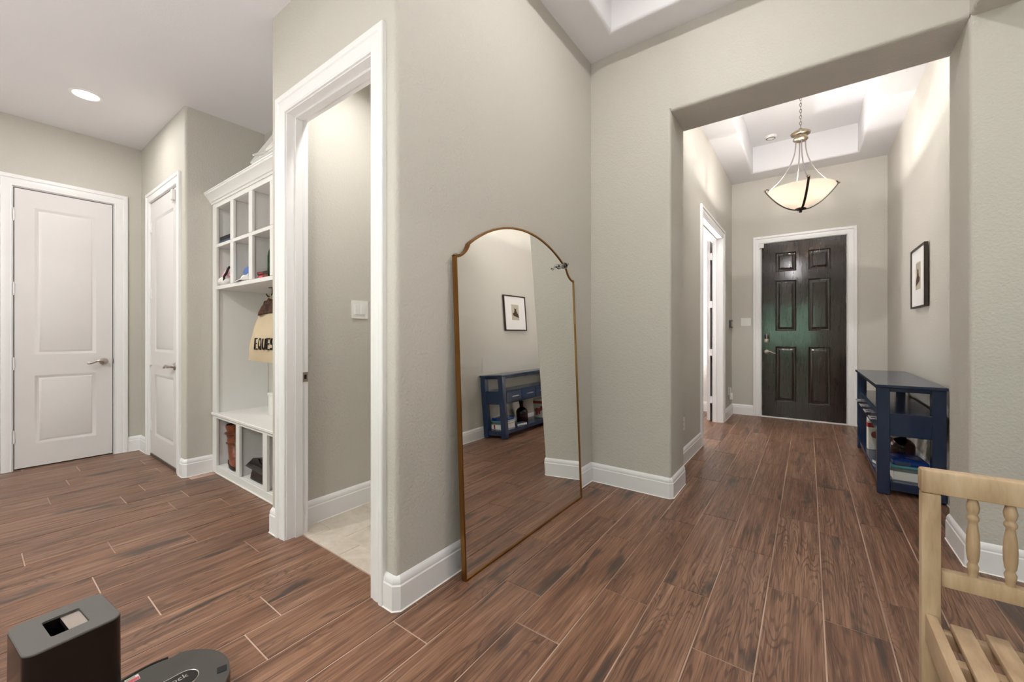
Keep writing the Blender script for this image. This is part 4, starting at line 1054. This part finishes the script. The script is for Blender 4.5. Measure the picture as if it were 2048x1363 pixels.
# upper cubbies
for i, (z, lab, mat) in enumerate(((1.9210, 'white-edged dark magazine lower of the two in the top left cubby', 'slate'), (1.9515, 'black magazine on top of the pair in the top left cubby', 'blackcloth'))):
    book('magazine', lab, -3.99, -3.735, 1.274, 1.58, z, z + .029, mat, 'magazines in the top left cubby')['category'] = 'magazine'
def lump(bm, c, r, amp, seed, sub=3):
    rnd = random.Random(seed); ph = [rnd.uniform(0, 6) for _ in range(6)]; g = bmesh.ops.create_icosphere(bm, subdivisions=sub, radius=1.0)
    for v in g['verts']:
        p = v.co; d = 1 + amp * (math.sin(5 * p.x + ph[0]) * math.sin(4 * p.y + ph[1]) + .7 * math.sin(7 * p.z + ph[2]) * math.sin(6 * p.x + ph[3]))
        v.co = Vector((c[0] + p.x * r[0] * d, c[1] + p.y * r[1] * d, max(c[2] - r[2] * .75, c[2] + p.z * r[2] * d)))
pk = thing('knit_hat', 'pink and white knit hat with black ribbon in the lower left upper cubby', 'hat', (-3.900, 1.325, 1.5705)); pk.scale = (.85, .85, 1.0)
bm = bmesh.new(); lump(bm, (0, 0, .085), (.088, .07, .052), .10, 3); finish('crown', bm, 'pink', parent=pk, local=True, smooth=80)
bm = bmesh.new(); lump(bm, (.0, -.02, .034), (.098, .078, .045), .12, 5); finish('brim', bm, 'whitecloth', parent=pk, local=True, smooth=80)
bm = bmesh.new(); tube(bm, [(.05, -.075, .03), (.075, -.085, .065), (.062, -.06, .10), (.075, -.05, .135), (.085, -.04, .150)], .010, 8); finish('ribbon', bm, 'blackcloth', parent=pk, local=True)
cp_ = thing('sun_cap', 'blue and white cap in the middle upper cubby', 'cap', (-3.535, 1.335, 1.5705)); cp_.scale = (.8, .8, 1.0)
bm = bmesh.new(); lump(bm, (.01, .02, .075), (.085, .085, .062), .05, 8); finish('crown', bm, 'bluecloth', parent=cp_, local=True, smooth=80)
bm = bmesh.new()
loft(bm, [[(-.085, -.03, .02), (.075, -.05, .02), (.075, -.05, .065), (-.085, -.03, .065)], [(-.10, -.075, .012), (.04, -.11, .012), (.04, -.11, .018), (-.10, -.075, .018)], [(-.09, -.11, .001), (.01, -.13, .001), (.01, -.13, .006), (-.09, -.11, .006)]]); finish('visor', bm, 'whitecloth', parent=cp_, local=True, smooth=60)
bm = bmesh.new(); lump(bm, (.0, .0, .030), (.090, .085, .040), .04, 9); finish('band', bm, 'whitecloth', parent=cp_, local=True, smooth=80)
for i, (z, h_, lab) in enumerate(((1.5705, .028, 'red-brown carton lower of two beside the green bottle'), (1.5995, .024, 'darker red-brown carton upper of two beside the green bottle'))):
    o = thing('small_carton', lab, 'carton', (-3.175, 1.372, z), 0.04 * i, 'red-brown cartons in the upper cubby')
    finish('box', B(-.10, .05, -.09, .09, 0, h_, bev=.002, seg=1), 'brownbox' if i == 0 else 'sole', parent=o, local=True)
    finish('label_strip', B(-.085, -.02, -.0908, -.0898, .006, h_ - .006), 'pinkred' if i == 0 else 'red', parent=o, local=True)
for x, y, lab in ((-3.068, 1.305, 'tall green glass bottle with brown paper neck, front one in the cubby'),):
    o = thing('green_bottle', lab, 'bottle', (x, y, 1.5705))
    bm = bmesh.new(); lathe(bm, [(0, .004), (.036, 0), (.040, .006), (.040, .15), (.034, .185), (.016, .225), (.0145, .235), (.0145, .29), (.017, .292), (.017, .302), (.012, .303), (.012, .23), (.032, .183), (.037, .148), (.037, .01), (0, .008)], 28); finish('body', bm, 'green', parent=o, local=True, smooth=50)
    bm = bmesh.new(); lathe(bm, [(.0165, .232), (.0175, .234), (.0185, .288), (.0165, .29)], 20); finish('neck_wrap', bm, 'brownbox', parent=o, local=True)
# white plastic tray leaning on top of the unit
t = thing('plastic_tray', 'white plastic tray leaning back on top of the mudroom unit', 'tray', (-2.91, 1.21, 2.3525))
ta = math.radians(30)
def tm_(a, b, n): return (-2.91 + a, 1.205 + b * math.sin(ta) - n * math.cos(ta), 2.360 + b * math.cos(ta) + n * math.sin(ta))
ol = polyround([(-.28, 0, .04), (.28, 0, .04), (.28, .52, .05), (-.28, .52, .05)])
bm = bmesh.new(); prism(bm, ol, -.012, -.006, tm_); finish('panel', bm, 'whitep', parent=t)
bm = bmesh.new(); sweep(bm, ol, [(0, -.012), (0, .018), (.010, .018), (.012, -.006), (.012, -.012)], tm_, closed=True); finish('rim', bm, 'whitep', parent=t)
bm = bmesh.new()
for p in ([(-.18, .02), (-.17, .12), (-.10, .30), (-.07, .50)], [(-.17, .12), (0, .15), (.17, .12)], [(.18, .02), (.17, .12), (.10, .30), (.07, .50)]): tube(bm, [tm_(a, b, .002) for a, b in p], .009, 8)
finish('rib', bm, 'whitep', parent=t)
bm = bmesh.new(); tube(bm, [tm_(-.17, .10, .0), tm_(-.165, .05, .025), tm_(-.155, .012, .045)], [.012, .010, .006], 8); finish('peg', bm, 'whitep', parent=t)

# ------------------------------------------------------------------ spindle-back bench
BX0, BY, BT = 0.250, 1.55, 0.80; BX1 = 1.42; DEPTH = .46
t = thing('bench', 'pale wooden slat-seat bench with turned spindle back at the right edge', 'bench', ((BX0 + BX1) / 2, BY - DEPTH / 2, 0))
def bp(name, *b, bev=.004): return finish(name, B(*b, bev=bev, seg=2), 'bench', parent=t)
PWD = .038
for x0 in (BX0, BX1 - PWD):
    bp('rear_leg', x0, x0 + PWD, BY - .002, BY + .036, .0005, BT - .062)
    bp('front_leg', x0 + .002, x0 + PWD - .002, BY - DEPTH, BY - DEPTH + .04, .0005, .375)
    bp('side_apron', x0 + .006, x0 + .03, BY - DEPTH + .04, BY - .002, .335, .412)
bp('top_rail', BX0 - .002, BX1 + .002, BY - .004, BY + .038, BT - .062, BT, bev=.006)
bp('lower_rail', BX0 + PWD, BX1 - PWD, BY + .004, BY + .030, .491, .534)
bp('seat_rail', BX0 + PWD, BX1 - PWD, BY - .03, BY - .004, .345, .385); bp('seat_rail', BX0 + PWD, BX1 - PWD, BY - DEPTH, BY - DEPTH + .03, .335, .385); bp('seat_rail', BX0 + PWD, BX1 - PWD, BY - .16, BY - .13, .345, .385)
sx = BX0 + .052
while sx + .04 < BX1 - .03:
    bp('seat_slat', sx, sx + .040, BY - DEPTH - .012, BY - .004, .386, .404, bev=.003); sx += .0625
zl, zu = .534, BT - .062; H = zu - zl
sp_prof = [(.0085, 0), (.0085, .05), (.0105, .09), (.0115, .13), (.0085, .165), (.0080, .18), (.0105, .21), (.0125, .30), (.0130, .42), (.0118, .55), (.0090, .66), (.0082, .70), (.0118, .73), (.0122, .76), (.0095, .785), (.0080, .80), (.0110, .83), (.0128, .89), (.0105, .95), (.0080, 1.0)]
bm = bmesh.new(); lathe(bm, [(r, f * H) for r, f in sp_prof], 18)
sp0 = finish('spindle', bm, 'bench', parent=t, local=True, smooth=60); n = 0; xs = BX0 + .0985
while xs < BX1 - .06:
    o = sp0 if n == 0 else sp0.copy()
    if n: COL.objects.link(o); o.parent = t
    o.location = Vector((xs, BY + .017, zl)) - t.location; n += 1; xs += .0642

# ------------------------------------------------------------------ robot vacuum and its dock
DX, DY, DZ = -1.632, .1635, .385
t = thing('vacuum_dock', 'black self-emptying vacuum dock tower with grey lid on the plank floor', 'vacuum dock', (DX, DY, 0), math.radians(5.5))
ol = polyround([(-.099, -.092, .026), (.099, -.092, .026), (.099, .092, .026), (-.099, .092, .026)])
ho = polyround([(-.050, -.036, .007), (.050, -.036, .007), (.050, .036, .007), (-.050, .036, .007)])
def ring_solid(bm, loops):
    vr = [[bm.verts.new((x, y, z)) for x, y in o_] for o_, z in loops]; n_ = len(vr[0])
    for p, q in zip(vr, vr[1:] + vr[:1]):
        for i in range(n_): bm.faces.new((p[i], p[(i + 1) % n_], q[(i + 1) % n_], q[i]))
sc = lambda k: [(x * k, y * k) for x, y in ol]
bm = bmesh.new(); ring_solid(bm, [(ol, .125), (sc(.985), DZ - .006), (ho, DZ - .006), (ho, .125)]); tw = finish('tower', bm, 'blackp', parent=t, local=True)
bm = bmesh.new(); prism(bm, [(x * .98, y * .98) for x, y in ho], .30, .304); finish('recess_floor', bm, 'blackp', parent=tw, local=True)
lo_ = polyround([(-.100, -.090, .03), (.100, -.090, .03), (.100, -.015, .01), (-.100, -.015, .01)])
bm = bmesh.new(); prism(bm, lo_, .012, .1245); finish('tower_base', bm, 'dgreyp', parent=t, local=True)
bm = bmesh.new(); prism(bm, polyround([(-.115, -.10, .02), (.115, -.10, .02), (.115, .0, .01), (-.115, .0, .01)]), 0.0005, .0115); finish('ramp', bm, 'blackp', parent=t, local=True)
bm = bmesh.new(); ring_solid(bm, [(sc(.98), DZ - .0058), (sc(.98), DZ - .002), (sc(.962), DZ), (ho, DZ), (ho, DZ - .0058)]); lid = finish('lid', bm, 'greyp', parent=t, local=True, smooth=30)
bm = bmesh.new(); prism(bm, polyround([(-.049, -.002, .004), (.048, -.002, .004), (.048, .035, .006), (-.049, .035, .006)]), DZ - .018, DZ - .005); g = finish('grip_plate', bm, 'nickel', parent=lid, local=True); g['label'] = 'polished silver grip plate'
# robot
t = thing('robot_vacuum', 'charcoal round robot vacuum docked beside the black tower', 'robot vacuum', (-1.560, .345, 0), math.radians(0))
bm = bmesh.new(); lathe(bm, [(0, .004), (.160, .004), (.172, .012), (.1735, .075), (.171, .086), (.166, .0865), (0, .0865)], 72); finish('bumper', bm, 'blackp', parent=t, local=True)
# top cover: disc with a stepped notch at its left
pts = []
for i in range(96):
    an = 2 * PI * i / 96; r = .1715
    dd = (math.degrees(an) - 195) % 360; dd = min(dd, 360 - dd)
    if dd < 40: r = .155
    elif dd < 44: r = .155 + .0165 * (dd - 40) / 4
    pts.append((r * math.cos(an), r * math.sin(an)))
bm = bmesh.new(); prism(bm, pts, .0868, .0955); finish('top_cover', bm, 'dgreyp', parent=t, local=True)
bm = bmesh.new(); arc = [(.1635 * math.cos(math.radians(a)), .1635 * math.sin(math.radians(a)), .091) for a in range(160, 231, 5)]; tube(bm, arc, .006, 8); finish('side_strip', bm, 'blackp', parent=t, local=True)
# lid outline: elongated silver loop with darker glass panel
def stadium(Lh, R_, n=14): return [(R_ * math.cos(PI * i / n), Lh + R_ * math.sin(PI * i / n)) for i in range(n + 1)] + [(-R_ * math.cos(PI * i / n), -Lh - R_ * math.sin(PI * i / n)) for i in range(n + 1)]
bm = bmesh.new(); prism(bm, [(x - .004, y - .003) for x, y in stadium(.062, .035)], .0953, .0962); finish('glass_panel', bm, 'blackp', parent=t, local=True)
bm = bmesh.new(); tube(bm, [(x - .004, y - .003, .0962) for x, y in stadium(.062, .0365)], .0013, 6, closed=True); finish('silver_loop', bm, 'silver', parent=t, local=True)
bm = bmesh.new(); prism(bm, polyround([(-.014, -.010, .003), (.014, -.010, .003), (.014, .016, .003), (-.014, .016, .003)]), .0955, .0968); xform(bm, Matrix.Rotation(math.radians(-18), 4, 'Z') @ Matrix.Translation((0, .148, 0))); finish('latch_button', bm, 'black', parent=t, local=True)
mt = Matrix.Translation((-.016, -.038, .0966)) @ Matrix.Rotation(PI / 2, 4, 'Z')
text_mesh('lettering', 'roborock', .027, 'silver', t, mt, depth=.0003, space=1.05)
sk = finish('sticker', B(-.014, .014, -.016, .016, .0956, .0960), 'paper', parent=t, local=True); sk.location = (-.132, -.036, 0)
s2 = finish('sticker_print', B(-.002, .013, -.015, .015, .0960, .0962), 'pinkred', parent=t, local=True); s2.location = (-.132, -.036, 0)
s3 = finish('sticker_print', B(-.013, -.003, -.014, .008, .0960, .0962), 'sage', parent=t, local=True); s3.location = (-.132, -.036, 0)
